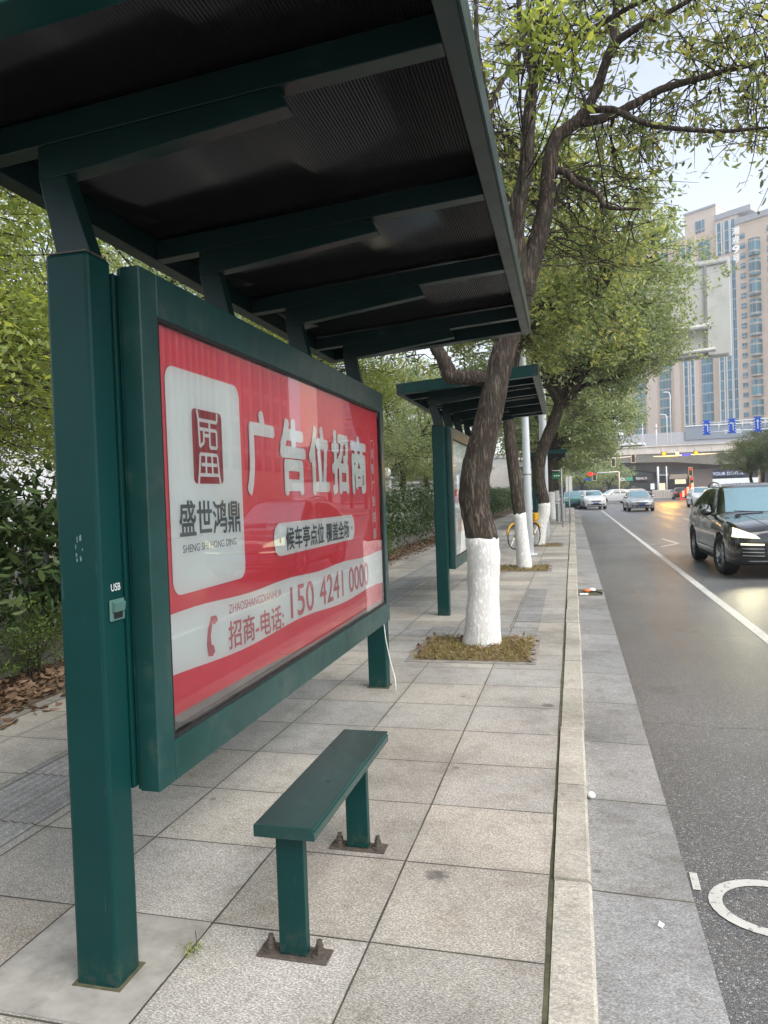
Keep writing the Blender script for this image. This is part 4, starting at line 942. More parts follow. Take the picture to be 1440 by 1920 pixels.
bl = thing('balustrade', 'off-white balustrade of turned balusters half hidden in the laurel hedge', 'balustrade', (-5.35, 0, 0))
obj('rail', MB().box(-.09, .09, 2, 30, 1.52, 1.64), 'plaster', bl); obj('plinth', MB().box(-.09, .09, 2, 30, .34, .50), 'plaster', bl)
prof = [(.0, .50), (.060, .50), (.060, .55), (.040, .58), (.048, .64), (.072, .76), (.076, .86), (.060, 1.00), (.040, 1.14), (.036, 1.30), (.050, 1.36), (.060, 1.40), (.060, 1.52), (0, 1.52)]
bm0 = MB().lathe(prof, seg=14).mesh('baluster', True); bm0.materials.append(G['plaster'])
for k in range(80):
    o = bpy.data.objects.new('baluster', bm0); link(o, bl); o.location = (0, 2.2 + .28 * k, 0)
GSH = 'small clipped shrubs in front of the low wall'
def shrub(label, loc, r, n, seed, size=.03, cpy=None):
    rng = np.random.default_rng(seed); t = thing('shrub', label, 'shrub', loc, 0, GSH)
    st = MB()
    for k in range(16):
        e = rng.normal(0, 1, 3) * np.array(r) * .6; e[2] = abs(e[2]) + r[2] * .9
        b0 = np.array((rng.normal(0, .04), rng.normal(0, .10), 0)); st.tube(bez(b0, b0 + np.array([0, 0, .15]), e, 5), [.007, .006, .005, .004, .002], 5, False)
    obj('stems', st, 'bark_far', t, smooth=True, fixn=False)
    C = rng.normal(0, .5, (n // 40, 3)) * np.array(r) + np.array([0, 0, r[2] * 1.25]); C[:, 2] = np.maximum(C[:, 2], .16)
    V, F = leaf_geo(rng, scatter(rng, C, 40, .11), size, (-.4, 1.2), .5); leaves_obj('foliage', V, F, 'leaf_s', t); return t
shrub('bright green low shrub at the left edge in front of the planter wall', (-4.72, 4.55, .02), (.22, .45, .27), 3600, 1)
shrub('green low shrub close to the near shelter post', (-4.70, 5.45, .02), (.22, .45, .30), 3600, 2)
shrub('round bright green shrub seen between the two nearest shelters', (-4.45, 16.4, .02), (.32, .60, .34), 3600, 3, .045)
m = MB(); rr = random.Random(9); rngw = np.random.default_rng(3)
wd_s = .6
wd = thing('weed', 'tiny yellow-green weed sprouting from a joint beside the near post', 'weed', (-1.30, 2.19, .004))
V, F = leaf_geo(rngw, np.stack([rngw.normal(0, .02, 70), rngw.normal(0, .02, 70), rngw.uniform(.002, .025, 70)], 1), .014, (-.2, 1.2), .4); leaves_obj('foliage', V, F, 'leaf_y', wd)
obj('stem', MB().tube([(0, 0, 0), (.01, .01, .03), (.0, .02, .07)], .0015, 5), 'bark_far', wd)

# ================================================================== vehicles
def pchip(x, y, q):
    x = np.asarray(x, float); y = np.asarray(y, float); h = np.diff(x); d = np.diff(y) / h; m = np.zeros(len(x))
    for i in range(1, len(x) - 1):
        if d[i - 1] * d[i] > 0:
            w1, w2 = 2 * h[i] + h[i - 1], h[i] + 2 * h[i - 1]; m[i] = (w1 + w2) / (w1 / d[i - 1] + w2 / d[i])
    m[0], m[-1] = d[0], d[-1]
    k = np.clip(np.searchsorted(x, q) - 1, 0, len(h) - 1); t = (q - x[k]) / h[k]
    return ((2 * t ** 3 - 3 * t ** 2 + 1) * y[k] + (t ** 3 - 2 * t ** 2 + t) * h[k] * m[k] + (-2 * t ** 3 + 3 * t ** 2) * y[k + 1] + (t ** 3 - t ** 2) * h[k] * m[k + 1])
class CarSkin:
    """body skin from stations (y, zb, wb, wm, zm, zbelt, wbelt, ztop, wtop); front at -y"""
    def __init__(s, st, nu=64, wheels=(), wr=.37, ww=.30):
        st = np.array(st, float); y = st[:, 0]; q = np.unique(np.concatenate([np.linspace(y[0], y[-1], nu), y]))
        I = [pchip(y, st[:, i], q) for i in range(1, 9)]; zb_, wb, wm, zm, zl, wl, zt, wt = I
        V = []; NV = 15
        for i in range(len(q)):
            P = np.array([(0, zb_[i]), (wb[i], zb_[i]), (wm[i] * .985, zb_[i] + .10), (wm[i], zm[i]), (wl[i], zl[i]), (wt[i], zt[i] - .035), (wt[i] * .55, zt[i] - .004), (0, zt[i])])
            t = np.arange(8); tt = np.concatenate([np.linspace(0, 3, 6), np.linspace(3, 5, 7)[1:], np.linspace(5, 7, 4)[1:]])
            X = pchip(t, P[:, 0], tt); Z = pchip(t, P[:, 1], tt)
            ring = [(X[k], q[i], Z[k]) for k in range(NV)]
            V += ring + [(-a, b, c) for a, b, c in ring[-2:0:-1]]
        n = 2 * NV - 2; m = MB()
        F = [(i * n + k, i * n + (k + 1) % n, (i + 1) * n + (k + 1) % n, (i + 1) * n + k) for i in range(len(q) - 1) for k in range(n)]
        F += [tuple(range(n - 1, -1, -1)), tuple(range((len(q) - 1) * n, len(q) * n))]
        m.add(V, F); s.mb = m
        s.bvh = BVHTree.FromPolygons([Vector(v) for v in m.v], m.f)
        s.wheels = wheels; s.wr = wr; s.ww = ww; s.st = st
    def body(s, root, mat):
        me = s.mb.mesh('body', True); bm = bmesh.new(); bm.from_mesh(me); bmesh.ops.recalc_face_normals(bm, faces=bm.faces); bm.to_mesh(me); bm.free()
        o = bpy.data.objects.new('body', me); me.materials.append(G[mat]); COL.objects.link(o)
        cm = MB()
        for (yw, r) in s.wheels:
            for sx in (-1, 1):
                x1 = sx * 1.3; x0 = sx * (max(s.st[:, 3]) - s.ww); cm.tube([(x0, yw, s.wr), (x1, yw, s.wr)], r, 36)
        cme = cm.mesh('cut'); bm = bmesh.new(); bm.from_mesh(cme); bmesh.ops.recalc_face_normals(bm, faces=bm.faces); bm.to_mesh(cme); bm.free()
        co = bpy.data.objects.new('cut', cme); COL.objects.link(co); cme.materials.append(G['trim'])
        md = o.modifiers.new('b', 'BOOLEAN'); md.object = co; md.operation = 'DIFFERENCE'; md.solver = 'EXACT'; md.material_mode = 'TRANSFER'
        dg = bpy.context.evaluated_depsgraph_get(); nm = bpy.data.meshes.new_from_object(o.evaluated_get(dg)); nm.name = 'body'
        bpy.data.objects.remove(co); bpy.data.objects.remove(o)
        o = bpy.data.objects.new('body', nm); link(o, root); return o
    def patch(s, name, corners, view, mat, root, n=10, m_=6, d=.004, th=.0, sub=None):
        """four corners in front view (x,z), rear view, or side view (y,z), laid onto the skin"""
        c = [np.array(p, float) for p in corners]; V = []
        for j in range(m_ + 1):
            for i in range(n + 1):
                a, b = i / n, j / m_
                p = (1 - a) * (1 - b) * c[0] + a * (1 - b) * c[1] + a * b * c[2] + (1 - a) * b * c[3]
                if view == 'front': o, dr = Vector((p[0], -4, p[1])), Vector((0, 1, 0))
                elif view == 'rear': o, dr = Vector((p[0], 4, p[1])), Vector((0, -1, 0))
                elif view == 'right': o, dr = Vector((2, p[0], p[1])), Vector((-1, 0, 0))
                else: o, dr = Vector((-2, p[0], p[1])), Vector((1, 0, 0))
                h = s.bvh.ray_cast(o, dr)
                if h[0] is None:
                    h = s.bvh.find_nearest(o + dr * (1.6 if view in ('front', 'rear') else 1.1)); nn = -dr
                else:
                    nn = h[1] if h[1].dot(dr) < 0 else -h[1]
                V.append(h[0] + (nn * .5 - dr * .5).normalized() * d)
        F = [(j * (n + 1) + i, j * (n + 1) + i + 1, (j + 1) * (n + 1) + i + 1, (j + 1) * (n + 1) + i) for j in range(m_) for i in range(n)]
        m = MB(); m.add(V, F); return obj(name, m, mat, root, smooth=True, fixn=False)
WHEELS = {}
def wheel_mesh(r, w, spokes=5):
    k = (r, w)
    if k in WHEELS: return WHEELS[k]
    t = MB().lathe([(r * .66, -w / 2), (r * .90, -w / 2), (r * .985, -w * .38), (r, -w * .2), (r, w * .2), (r * .985, w * .38), (r * .90, w / 2), (r * .66, w / 2)], 'x', seg=36, close=True).mesh('tyre', True); t.materials.append(G['tyre'])
    m = MB().lathe([(r * .70, w * .47), (r * .66, w * .42), (r * .60, w * .12), (r * .60, -w * .40), (r * .68, -w * .45)], 'x', seg=36)
    m.lathe([(0, w * .36), (r * .14, w * .36), (r * .17, w * .30), (r * .17, w * .2)], 'x', seg=20)
    for q in range(spokes):
        for dd in (-.16, .16):
            a = 2 * math.pi * q / spokes + dd; c, s = math.cos(a), math.sin(a); px, pz = -s, c; h = r * .045
            V = []
            for rr, xo in ((r * .12, w * .34), (r * .66, w * .40)):
                for sg in (-1, 1):
                    for xx in (xo, xo - w * .12): V.append((xx, c * rr + px * h * sg, s * rr + pz * h * sg))
            m.add(V, [(0, 1, 5, 4), (2, 6, 7, 3), (0, 4, 6, 2), (1, 3, 7, 5), (4, 5, 7, 6)])
    rm = m.mesh('rim', True); rm.materials.append(G['rim'])
    b = MB().lathe([(0, w * .02), (r * .58, w * .02)], 'x', seg=24).mesh('brake_disc'); b.materials.append(G['trim'])
    WHEELS[k] = (t, rm, b); return WHEELS[k]
def wheels(root, ys, track, r, w, steer=0.0):
    tm, rm, bmz = wheel_mesh(r, w)
    for yy in ys:
        for sx in (1, -1):
            e = bpy.data.objects.new('wheel', tm); link(e, root); e.location = (sx * track, yy, r); e.rotation_euler = (0, 0, (0 if sx > 0 else math.pi) + (steer if yy == ys[0] else 0))
            for nm, me in (('rim', rm), ('brake_disc', bmz)):
                link(bpy.data.objects.new(nm, me), e)
def mirror_part(root, x, y, z, mat, sx):
    m = MB(); m.sphere((0, 0, 0), 1, 14, 8, (.115, .075, .072)); me = m.mesh('mirror', True)
    o = bpy.data.objects.new('mirror', me); me.materials.append(G[mat]); link(o, root); o.location = (sx * (x + .12), y, z + .06)
    f = MB(); f.tube([(sx * (x - .06), y + .02, z - .03), (sx * (x + .06), y, z + .03)], [.03, .022], 8); obj('mirror_foot', f, 'trim', o, loc=(-sx * (x + .12), -y, -z - .06))
    return o

# ---- the near black SUV
S = [(-2.45, .42, .50, .70, .58, .76, .62, .80, .40), (-2.40, .30, .66, .80, .58, .82, .74, .87, .52), (-2.28, .25, .78, .89, .60, .89, .82, .945, .58), (-2.05, .23, .84, .955, .63, .96, .87, 1.00, .62),
     (-1.65, .22, .86, .975, .66, 1.02, .90, 1.055, .66), (-1.20, .22, .86, .975, .68, 1.055, .905, 1.095, .72), (-.98, .22, .86, .975, .69, 1.07, .91, 1.13, .76), (-.55, .22, .86, .975, .70, 1.085, .915, 1.385, .70), (-.15, .22, .86, .975, .70, 1.10, .915, 1.60, .655), (.10, .22, .86, .975, .70, 1.11, .915, 1.675, .64),
     (.60, .22, .86, .975, .71, 1.125, .915, 1.70, .63), (1.20, .23, .86, .98, .72, 1.15, .92, 1.69, .62), (1.70, .24, .86, .985, .74, 1.18, .92, 1.63, .60), (2.10, .28, .82, .96, .78, 1.18, .88, 1.45, .60), (2.36, .36, .74, .86, .80, 1.05, .78, 1.12, .58), (2.45, .46, .60, .74, .80, .95, .66, 1.0, .45)]
sk = CarSkin(S, 90, ((-1.47, .415), (1.43, .415)), .385, .33)
suv = thing('suv', 'glossy black SUV with lit headlamps driving towards the viewer at the right edge', 'car', (3.60, 16.15, RZ), R_(0.4))
sk.body(suv, 'car_black')
wheels(suv, (-1.47, 1.43), .845, .385, .275, R_(7))
for v, sx in (('right', 1), ('left', -1)):
    sk.patch('door_window', [(-.62, 1.14), (.62, 1.165), (.60, 1.60), (-.16, 1.54)], v, 'car_glass', suv, 12, 8)
    sk.patch('door_window', [(.68, 1.165), (1.52, 1.20), (1.30, 1.52), (.66, 1.60)], v, 'car_glass', suv, 10, 8)
    sk.patch('door_handle', [(.42, .985), (.60, .99), (.60, 1.015), (.42, 1.01)], v, 'car_black', suv, 4, 2, .022)
    sk.patch('door_handle', [(1.22, 1.01), (1.40, 1.015), (1.40, 1.04), (1.22, 1.035)], v, 'car_black', suv, 4, 2, .022)
    sk.patch('door_seam', [(-.93, .40), (-.92, .40), (-.84, 1.06), (-.85, 1.06)], v, 'trim', suv, 1, 12, .0015)
    sk.patch('door_seam', [(.645, .34), (.655, .34), (.655, 1.15), (.645, 1.15)], v, 'trim', suv, 1, 12, .0015)
    sk.patch('sill_trim', [(-1.02, .225), (1.00, .235), (1.00, .315), (-1.02, .305)], v, 'trim', suv, 16, 2, .010)
    sk.patch('side_strip', [(-.90, .43), (.90, .43), (.90, .455), (-.90, .455)], v, 'car_black', suv, 14, 2, .012)
    mirror_part(suv, .92, -.62, 1.085, 'car_black', sx)
    obj('roof_rail', MB().tube([(sx * .66, -.05, 1.63), (sx * .672, .05, 1.70), (sx * .66, .6, 1.735), (sx * .64, 1.2, 1.705), (sx * .62, 1.45, 1.63)], .017, 8), 'grey_metal', suv, smooth=True)
sk.patch('windscreen', [(-.735, 1.145), (.735, 1.145), (.615, 1.60), (-.615, 1.60)], 'front', 'screen_glass', suv, 20, 10)
sk.patch('hood_shut', [(-.62, .862), (.62, .862), (.62, .870), (-.62, .870)], 'front', 'trim', suv, 20, 1, .002)
for sx in (1, -1):
    q = lambda l: [(sx * a, b) for a, b in l]
    hl = sk.patch('headlight', q([(.50, .725), (.905, .75), (.875, .915), (.57, .785)]), 'front', 'lamp_on', suv, 10, 6, .008)
    sk.patch('daylight_lamp', q([(.44, .605), (.80, .615), (.80, .650), (.44, .635)]), 'front', 'drl_on', suv, 10, 3, .018)
    sk.patch('side_intake', q([(.42, .37), (.80, .39), (.79, .60), (.45, .595)]), 'front', 'trim', suv, 10, 5, .004)
    for k in range(3): sk.patch('intake_slat', q([(.44, .42 + .06 * k), (.78, .43 + .06 * k), (.78, .442 + .06 * k), (.44, .432 + .06 * k)]), 'front', 'grey_metal', suv, 8, 1, .016)
    sk.patch('hood_crease', q([(.30, .90), (.315, .90), (.50, 1.085), (.48, 1.085)]), 'front', 'trim', suv, 1, 12, .002)
sk.patch('grille', [(-.40, .37), (.40, .37), (.41, .60), (-.41, .60)], 'front', 'trim', suv, 12, 5, .006)
for k in range(4): sk.patch('grille_bar', [(-.39, .40 + .05 * k), (.39, .40 + .05 * k), (.39, .411 + .05 * k), (-.39, .411 + .05 * k)], 'front', 'grey_metal', suv, 12, 1, .018)
sk.patch('chin_strip', [(-.66, .325), (.66, .325), (.70, .345), (-.70, .345)], 'front', 'chrome', suv, 20, 2, .012)
sk.patch('number_plate', [(-.24, .46), (.24, .46), (.24, .58), (-.24, .58)], 'front', 'plate_blue', suv, 6, 2, .030)
obj('wiper', MB().tube([(-.10, -1.00, 1.135), (-.60, -.93, 1.165)], .008, 6), 'trim', suv); obj('wiper', MB().tube([(.55, -1.00, 1.13), (.05, -.93, 1.17)], .008, 6), 'trim', suv)
# beams of the lit headlamps
for sx in (-.70, .70):
    ld = bpy.data.lights.new('headlamp_beam', 'SPOT'); ld.energy = 36; ld.color = (1.0, .90, .55); ld.spot_size = R_(58); ld.spot_blend = 1.0; ld.shadow_soft_size = .06
    lo = bpy.data.objects.new('headlamp_beam', ld); COL.objects.link(lo); lo.parent = suv; lo.location = (sx, -2.46, .80); lo.rotation_euler = Vector((0, -1, -.36)).to_track_quat('-Z', 'Y').to_euler()

# ---- smaller cars farther off: one saloon skin and one hatchback skin
def small_car(name, label, loc, rz, mat, kind='saloon', lit=False, grille='trim', group=None, rear=False, glass='screen_glass'):
    if kind == 'saloon':
        S = [(-2.25, .36, .45, .62, .52, .66, .55, .70, .35), (-2.18, .26, .62, .74, .52, .71, .68, .76, .5), (-2.0, .22, .74, .83, .55, .79, .76, .83, .55), (-1.5, .20, .78, .875, .60, .88, .80, .92, .6), (-1.0, .20, .78, .88, .62, .92, .81, .97, .68), (-.9, .20, .78, .88, .62, .93, .81, 1.0, .68),
             (-.30, .20, .78, .88, .62, .95, .81, 1.36, .60), (.05, .20, .78, .88, .62, .96, .81, 1.45, .57), (.7, .20, .78, .88, .63, .97, .81, 1.45, .56), (1.1, .20, .78, .88, .64, .98, .80, 1.36, .56), (1.65, .22, .78, .875, .66, .98, .77, 1.04, .60), (2.1, .28, .70, .80, .68, .94, .70, 1.0, .5), (2.25, .38, .55, .66, .68, .86, .58, .92, .4)]
        wy = (-1.36, 1.30); H = 1.36
    else:
        S = [(-2.1, .36, .45, .64, .55, .72, .56, .77, .35), (-2.03, .26, .62, .75, .55, .78, .70, .84, .5), (-1.85, .22, .74, .83, .58, .88, .76, .93, .55), (-1.4, .20, .78, .87, .62, .96, .80, 1.02, .62), (-1.05, .20, .78, .88, .64, 1.0, .81, 1.09, .66),
             (-.40, .20, .78, .88, .64, 1.02, .81, 1.44, .60), (-.05, .20, .78, .88, .64, 1.03, .81, 1.53, .58), (.7, .20, .78, .88, .66, 1.05, .81, 1.54, .57), (1.4, .20, .78, .88, .68, 1.07, .80, 1.46, .56), (1.85, .24, .74, .84, .72, 1.06, .74, 1.20, .56), (2.05, .34, .6, .72, .72, .98, .64, 1.04, .5)]
        wy = (-1.30, 1.25); H = 1.44
    sk = CarSkin(S, 44, tuple((w, .345) for w in wy), .315, .26)
    c = thing(name, label, 'car', loc, rz, group)
    sk.body(c, mat); wheels(c, wy, .765, .315, .205)
    b = .10 if kind != 'saloon' else 0
    sk.patch('windscreen', [(-.66, 1.01 + b), (.66, 1.01 + b), (.54, 1.37 + b), (-.54, 1.37 + b)], 'front', glass, c, 14, 8, .006)
    sk.patch('rear_window', [(-.60, 1.07 + b), (.60, 1.07 + b), (.50, 1.34 + b), (-.50, 1.34 + b)], 'rear', 'car_glass', c, 12, 6, .006)
    for v, sx in (('right', 1), ('left', -1)):
        sk.patch('door_window', [(-.55, .99 + b), (.42, 1.0 + b), (.40, 1.38 + b), (-.10, 1.34 + b)], v, 'car_glass', c, 9, 6, .006)
        sk.patch('door_window', [(.50, 1.0 + b), (1.18, 1.02 + b), (.98, 1.30 + b), (.48, 1.38 + b)], v, 'car_glass', c, 8, 6, .006)
        mirror_part(c, .80, -.55, .97 + b, mat, sx)
        q = lambda l: [(sx * a, z) for a, z in l]
        sk.patch('headlight', q([(.44, .615 + b * .6), (.72, .655 + b * .6), (.68, .755 + b * .6), (.48, .70 + b * .6)]), 'front', 'lamp_on' if lit else 'lamp_clear', c, 8, 5, .010)
        sk.patch('tail_light', q([(.46, .76), (.70, .78), (.66, .88), (.48, .86)]), 'rear', 'tail_on' if rear else 'barrier_r', c, 8, 5, .010)
        sk.patch('fog_lamp', q([(.50, .36), (.66, .38), (.65, .46), (.52, .44)]), 'front', 'trim', c, 5, 3, .010)
    sk.patch('grille', [(-.36, .56 + b * .5), (.36, .56 + b * .5), (.40, .655 + b * .6), (-.40, .655 + b * .6)], 'front', 'trim', c, 10, 4, .010)
    sk.patch('grille_bar', [(-.34, .595 + b * .5), (.34, .595 + b * .5), (.35, .615 + b * .5), (-.35, .615 + b * .5)], 'front', 'chrome', c, 10, 1, .020)
    sk.patch('lower_intake', [(-.46, .35), (.46, .35), (.42, .45), (-.42, .45)], 'front', 'trim', c, 10, 4, .010)
    sk.patch('number_plate', [(-.22, .46), (.22, .46), (.22, .56), (-.22, .56)], 'front', 'plate_blue', c, 6, 2, .022)
    return c
YR = RZ
small_car('saloon_car', 'silver saloon in the middle lane, right of the white lane line', (4.52, 54.5, YR), R_(2), 'car_silver')
small_car('hatchback_car', 'white hatchback parked by the kerb, its dark grille facing the viewer', (1.62, 62.5, YR), R_(6), 'car_white', 'hatch')
small_car('hatchback_car', 'pale car turning side-on across the junction behind the silver saloon', (4.3, 82.0, YR), R_(-72), 'car_white', 'hatch')
small_car('saloon_car', 'white saloon seen partly between the turning car and the silver saloon', (6.7, 88.0, YR), R_(14), 'car_white')
small_car('hatchback_car', 'pale beige car behind the white parked hatchback', (.98, 70.5, YR), R_(3), 'car_beige', 'hatch')
small_car('saloon_car', 'teal taxi parked at the kerb beyond the steel litter bin', (.02, 66.0, YR), R_(4), 'car_teal', 'hatch')
small_car('hatchback_car', 'white car close behind the black SUV', (9.45, 59.0, YR), R_(-1), 'car_white', 'hatch')
small_car('saloon_car', 'dark car with red tail lamps by the striped barrier', (12.9, 96.0, YR), R_(176), 'car_black', 'saloon', rear=True)
small_car('hatchback_car', 'dark car under the overpass beside the lit shops', (9.5, 112.0, YR), R_(120), 'car_black', 'hatch')

# ================================================================== street furniture
def pipe(name, pts, r, mat, root, seg=12): return obj(name, MB().tube(pts, r, seg), mat, root, smooth=True)
lp = thing('street_lamp', 'tall slim white lamp pole with a curved arm over the road', 'street lamp', (-1.03, 17.85, 0))
obj('base_plate', MB().box(-.17, .17, -.17, .17, 0, .02), 'white_metal', lp)
pipe('pole', [(0, 0, .02), (-.02, 0, 3), (-.05, 0, 6), (-.07, 0, 9.0), (.0, 0, 9.6), (.35, 0, 9.88), (1.3, 0, 9.98)], [.098, .088, .074, .060, .052, .045, .04], 'white_metal', lp, 18)
pipe('clamp', [(-.012, 0, 1.93), (-.012, 0, 1.97)], .098, 'grey_metal', lp, 18)
obj('lamp_head', MB().sphere((1.80, 0, 9.95), 1, 18, 8, (.46, .16, .075)), 'grey_metal', lp, smooth=True)
# overhead sign seen from behind
og = thing('overhead_sign', 'large blank grey back of an overhead road sign on a pipe frame above the road', 'road sign', (-.92, 25.6, 0), R_(-17))
pipe('column', [(0, 0, 0), (0, 0, 8.4)], [.135, .125], 'white_metal', og, 18)
obj('board', MB().box(1.2, 5.92, .16, .20, 5.42, 8.42), 'board', og, bevel=.01)
for z, r, x1 in ((6.38, .105, 5.32), (5.66, .07, 5.5)):
    pipe('arm', [(0, 0, z - .12), (x1 * .5, 0, z - .04), (x1, 0, z)], r, 'grey_metal', og, 14)
for x in (1.8, 3.1, 4.2, 5.25): obj('rib', MB().box(x - .035, x + .035, .10, .158, 5.55, 8.25), 'grey_metal', og)
for z in (5.50, 8.28): obj('rib', MB().box(1.3, 5.85, .112, .158, z - .03, z + .03), 'grey_metal', og)
# litter bin
bn = thing('litter_bin', 'stainless steel twin litter bin with a flat lid beside the white tree feet', 'litter bin', (-.53, 33.9, 0.05))
for sx in (-.115, .115): obj('barrel', MB().cyl((sx, 0, .06), .105, .80, 20), 'bin', bn, smooth=False, bevel=.006)
obj('lid', MB().box(-.25, .25, -.14, .14, .95, .985), 'bin', bn, bevel=.01); obj('stand', MB().box(-.03, .03, -.05, .05, 0, .95), 'grey_metal', bn)
obj('foot_plate', MB().box(-.22, .22, -.12, .12, 0, .02), 'grey_metal', bn)
# shared bicycle
bk = thing('bicycle', 'yellow shared bicycle parked between the lamp pole and the third tree', 'bicycle', (-1.28, 19.9, 0), R_(62))
def bike_wheel(x):
    w = obj('wheel', MB().lathe([(.315, -.018), (.33, 0), (.315, .018), (.295, 0)], 'x', seg=30, close=True), 'tyre', bk, smooth=True); w.rotation_euler = (0, 0, R_(90)); w.location = (x, 0, .33)
    m = MB()
    for k in range(14):
        a = 2 * math.pi * k / 14; m.tube([(0, .02 * math.cos(a), .02 * math.sin(a)), (0, .30 * math.cos(a), .30 * math.sin(a))], .0025, 4)
    obj('spokes', m, 'chrome', w)
bike_wheel(-.50); bike_wheel(.50)
m = MB()
for a, b in (((-.50, 0, .33), (-.12, 0, .34)), ((-.12, 0, .34), (-.22, 0, .82)), ((-.22, 0, .80), (-.50, 0, .33)), ((-.12, 0, .34), (.33, 0, .78)), ((.33, 0, .95), (.36, 0, .70)), ((.36, 0, .70), (.50, 0, .33))): m.tube([a, b], .024, 8)
obj('frame', m, 'yellow', bk, smooth=True)
m = MB()
for x in (-.5, .5): m.tube([(x + .36 * math.cos(a), 0, .33 + .36 * math.sin(a)) for a in np.linspace(.5, 2.9, 12)], .030, 6)
obj('mudguards', m, 'yellow', bk, smooth=True)
obj('saddle', MB().sphere((-.24, 0, .88), 1, 14, 8, (.14, .08, .045)), 'black', bk, smooth=True)
obj('handlebar', MB().tube([(.24, -.28, 1.0), (.32, -.12, 1.02), (.33, 0, .96), (.32, .12, 1.02), (.24, .28, 1.0)], .014, 8), 'black', bk, smooth=True)
obj('basket', MB().prism([(.38, .72), (.58, .75), (.61, .94), (.39, .93)], 1, -.12, .12), 'yellow', bk, bevel=.02)
# small signs by the kerb
sg = thing('street_sign', 'small green street sign on a thin post beside the kerb', 'sign', (-.40, 30, .04))
pipe('post', [(0, 0, 0), (0, 0, 2.35)], .025, 'grey_metal', sg, 8)
obj('panel', MB().box(-.36, -.03, -.012, .012, 1.95, 2.20), 'sign_green', sg, bevel=.008); obj('white_bar', MB().box(-.36, .02, -.010, .010, 2.27, 2.30), 'white_print', sg)
m = MB()
for k in range(3): m.box(-.30 + .085 * k, -.24 + .085 * k, -.0145, -.0125, 2.05, 2.10)
obj('marks', m, 'white_print', sg)
sg = thing('street_sign', 'small grey sign plate on a post at the kerb, seen from behind', 'sign', (-.13, 33, .05))
pipe('post', [(0, 0, 0), (0, 0, 2.1)], .025, 'grey_metal', sg, 8); obj('panel', MB().box(-.14, .14, -.01, .01, 1.40, 2.08), 'board', sg, bevel=.01)
# lane-direction gantry
ga = thing('lane_gantry', 'white truss arm carrying three blue lane arrow signs', 'road sign', (0, 60, 0))
pipe('column', [(17.2, 0, 0), (17.2, 0, 6.8)], .14, 'white_metal', ga, 14)
pipe('top_chord', [(10.0, 0, 6.20), (17.2, 0, 6.46)], .055, 'white_metal', ga, 10); pipe('bottom_chord', [(10.0, 0, 5.52), (17.2, 0, 5.62)], .055, 'white_metal', ga, 10)
m = MB()
for x in (10.1, 10.95, 12.6, 14.15, 15.7): m.tube([(x, 0, 5.52 + (x - 10) * .014), (x, 0, 6.20 + (x - 10) * .036)], .042, 8)
for a, b in (((11.2, 0, 5.54), (12.1, 0, 6.27)), ((12.7, 0, 6.29), (13.9, 0, 5.57)), ((14.2, 0, 5.58), (15.6, 0, 6.40))): m.tube([a, b], .034, 8)
obj('lattice', m, 'white_metal', ga, smooth=True)
for x, kind in ((10.07, 'L'), (11.85, 'L'), (13.63, 'S')):
    zc = 5.90 + (x - 10) * .016; w, hh = .27, .56
    p = obj('sign_panel', MB().box(x - w, x + w, -.12, -.08, zc - hh, zc + hh), 'sign_blue', ga, bevel=.05)
    m = MB(); yq = -.1245
    if kind == 'L':
        m.box(x + .045, x + .11, yq, -.121, zc - .34, zc + .24); m.box(x - .05, x + .0445, yq, -.121, zc + .175, zc + .24)
        m.prism([(x - .16, zc + .21), (x - .05, zc + .11), (x - .05, zc + .31)], 1, yq, -.121)
    else:
        m.box(x - .035, x + .035, yq, -.121, zc - .34, zc + .20); m.prism([(x - .11, zc + .20), (x + .11, zc + .20), (x, zc + .38)], 1, yq, -.121)
    obj('arrow', m, 'white_print', p)
    m = MB()
    for k in range(5):
        for sx in (-1, 1): m.box(x + sx * .225 - .038, x + sx * .225 + .038, yq, -.121, zc - .44 + .2 * k, zc - .35 + .2 * k)
    obj('edge_marks', m, 'white_print', p)
# signals at the junction
def signal_head(root, x, z, lit=None, y=0):
    hb = obj('signal_head', MB().box(x - .19, x + .19, y - .12, y + .12, z - .5, z + .5), 'signal_black', root, bevel=.04)
    m = MB(); m.box(x - .23, x - .19, y - .10, y - .06, z - .55, z + .55); m.box(x + .19, x + .23, y - .10, y - .06, z - .55, z + .55); m.box(x - .19, x + .19, y - .10, y - .06, z - .55, z - .5); m.box(x - .19, x + .19, y - .10, y - .06, z + .5, z + .55)
    obj('backboard', m, 'white_print', hb)
    for k, c in enumerate(('red', 'amber', 'green')):
        mt = 'red_on' if lit == c else 'signal_black'
        obj('lens', MB().lathe([(0, 0), (.12, 0)], 'x', seg=16), mt, hb, loc=(x, y - .126, z + .30 - .30 * k)).rotation_euler = (0, 0, R_(90))
ts = thing('traffic_signal', 'white signal arm with two dark signal heads reaching out from the left', 'traffic light', (0, 95, 0))
pipe('mast', [(-3.4, 0, 0), (-3.4, 0, 5.0)], .13, 'white_metal', ts); pipe('arm', [(-3.4, 0, 4.9), (2.5, 0, 5.10), (7.8, 0, 5.38)], [.10, .08, .06], 'white_metal', ts, 10)
signal_head(ts, 5.09, 4.72); signal_head(ts, 7.45, 5.1)
ts = thing('traffic_signal', 'bent white signal post with a lit red head at the left of the junction', 'traffic light', (0, 93, 0))
pipe('mast', [(5.6, 0, 0), (5.6, 0, 3.42), (5.5, 0, 3.5), (3.0, 0, 3.42)], .075, 'white_metal', ts); signal_head(ts, 2.72, 3.05, 'red')
m = MB(); m.box(1.95, 2.45, -.06, -.02, 3.15, 3.55); obj('red_panel', m, 'red_on', ts)
obj('blue_panel', MB().box(1.5, 2.2, -.06, -.02, 2.55, 2.8), 'sign_blue', ts)
ts = thing('warning_arm', 'white arm with two lit amber lamps and a blue light board before the overpass', 'traffic light', (0, 90, 0))
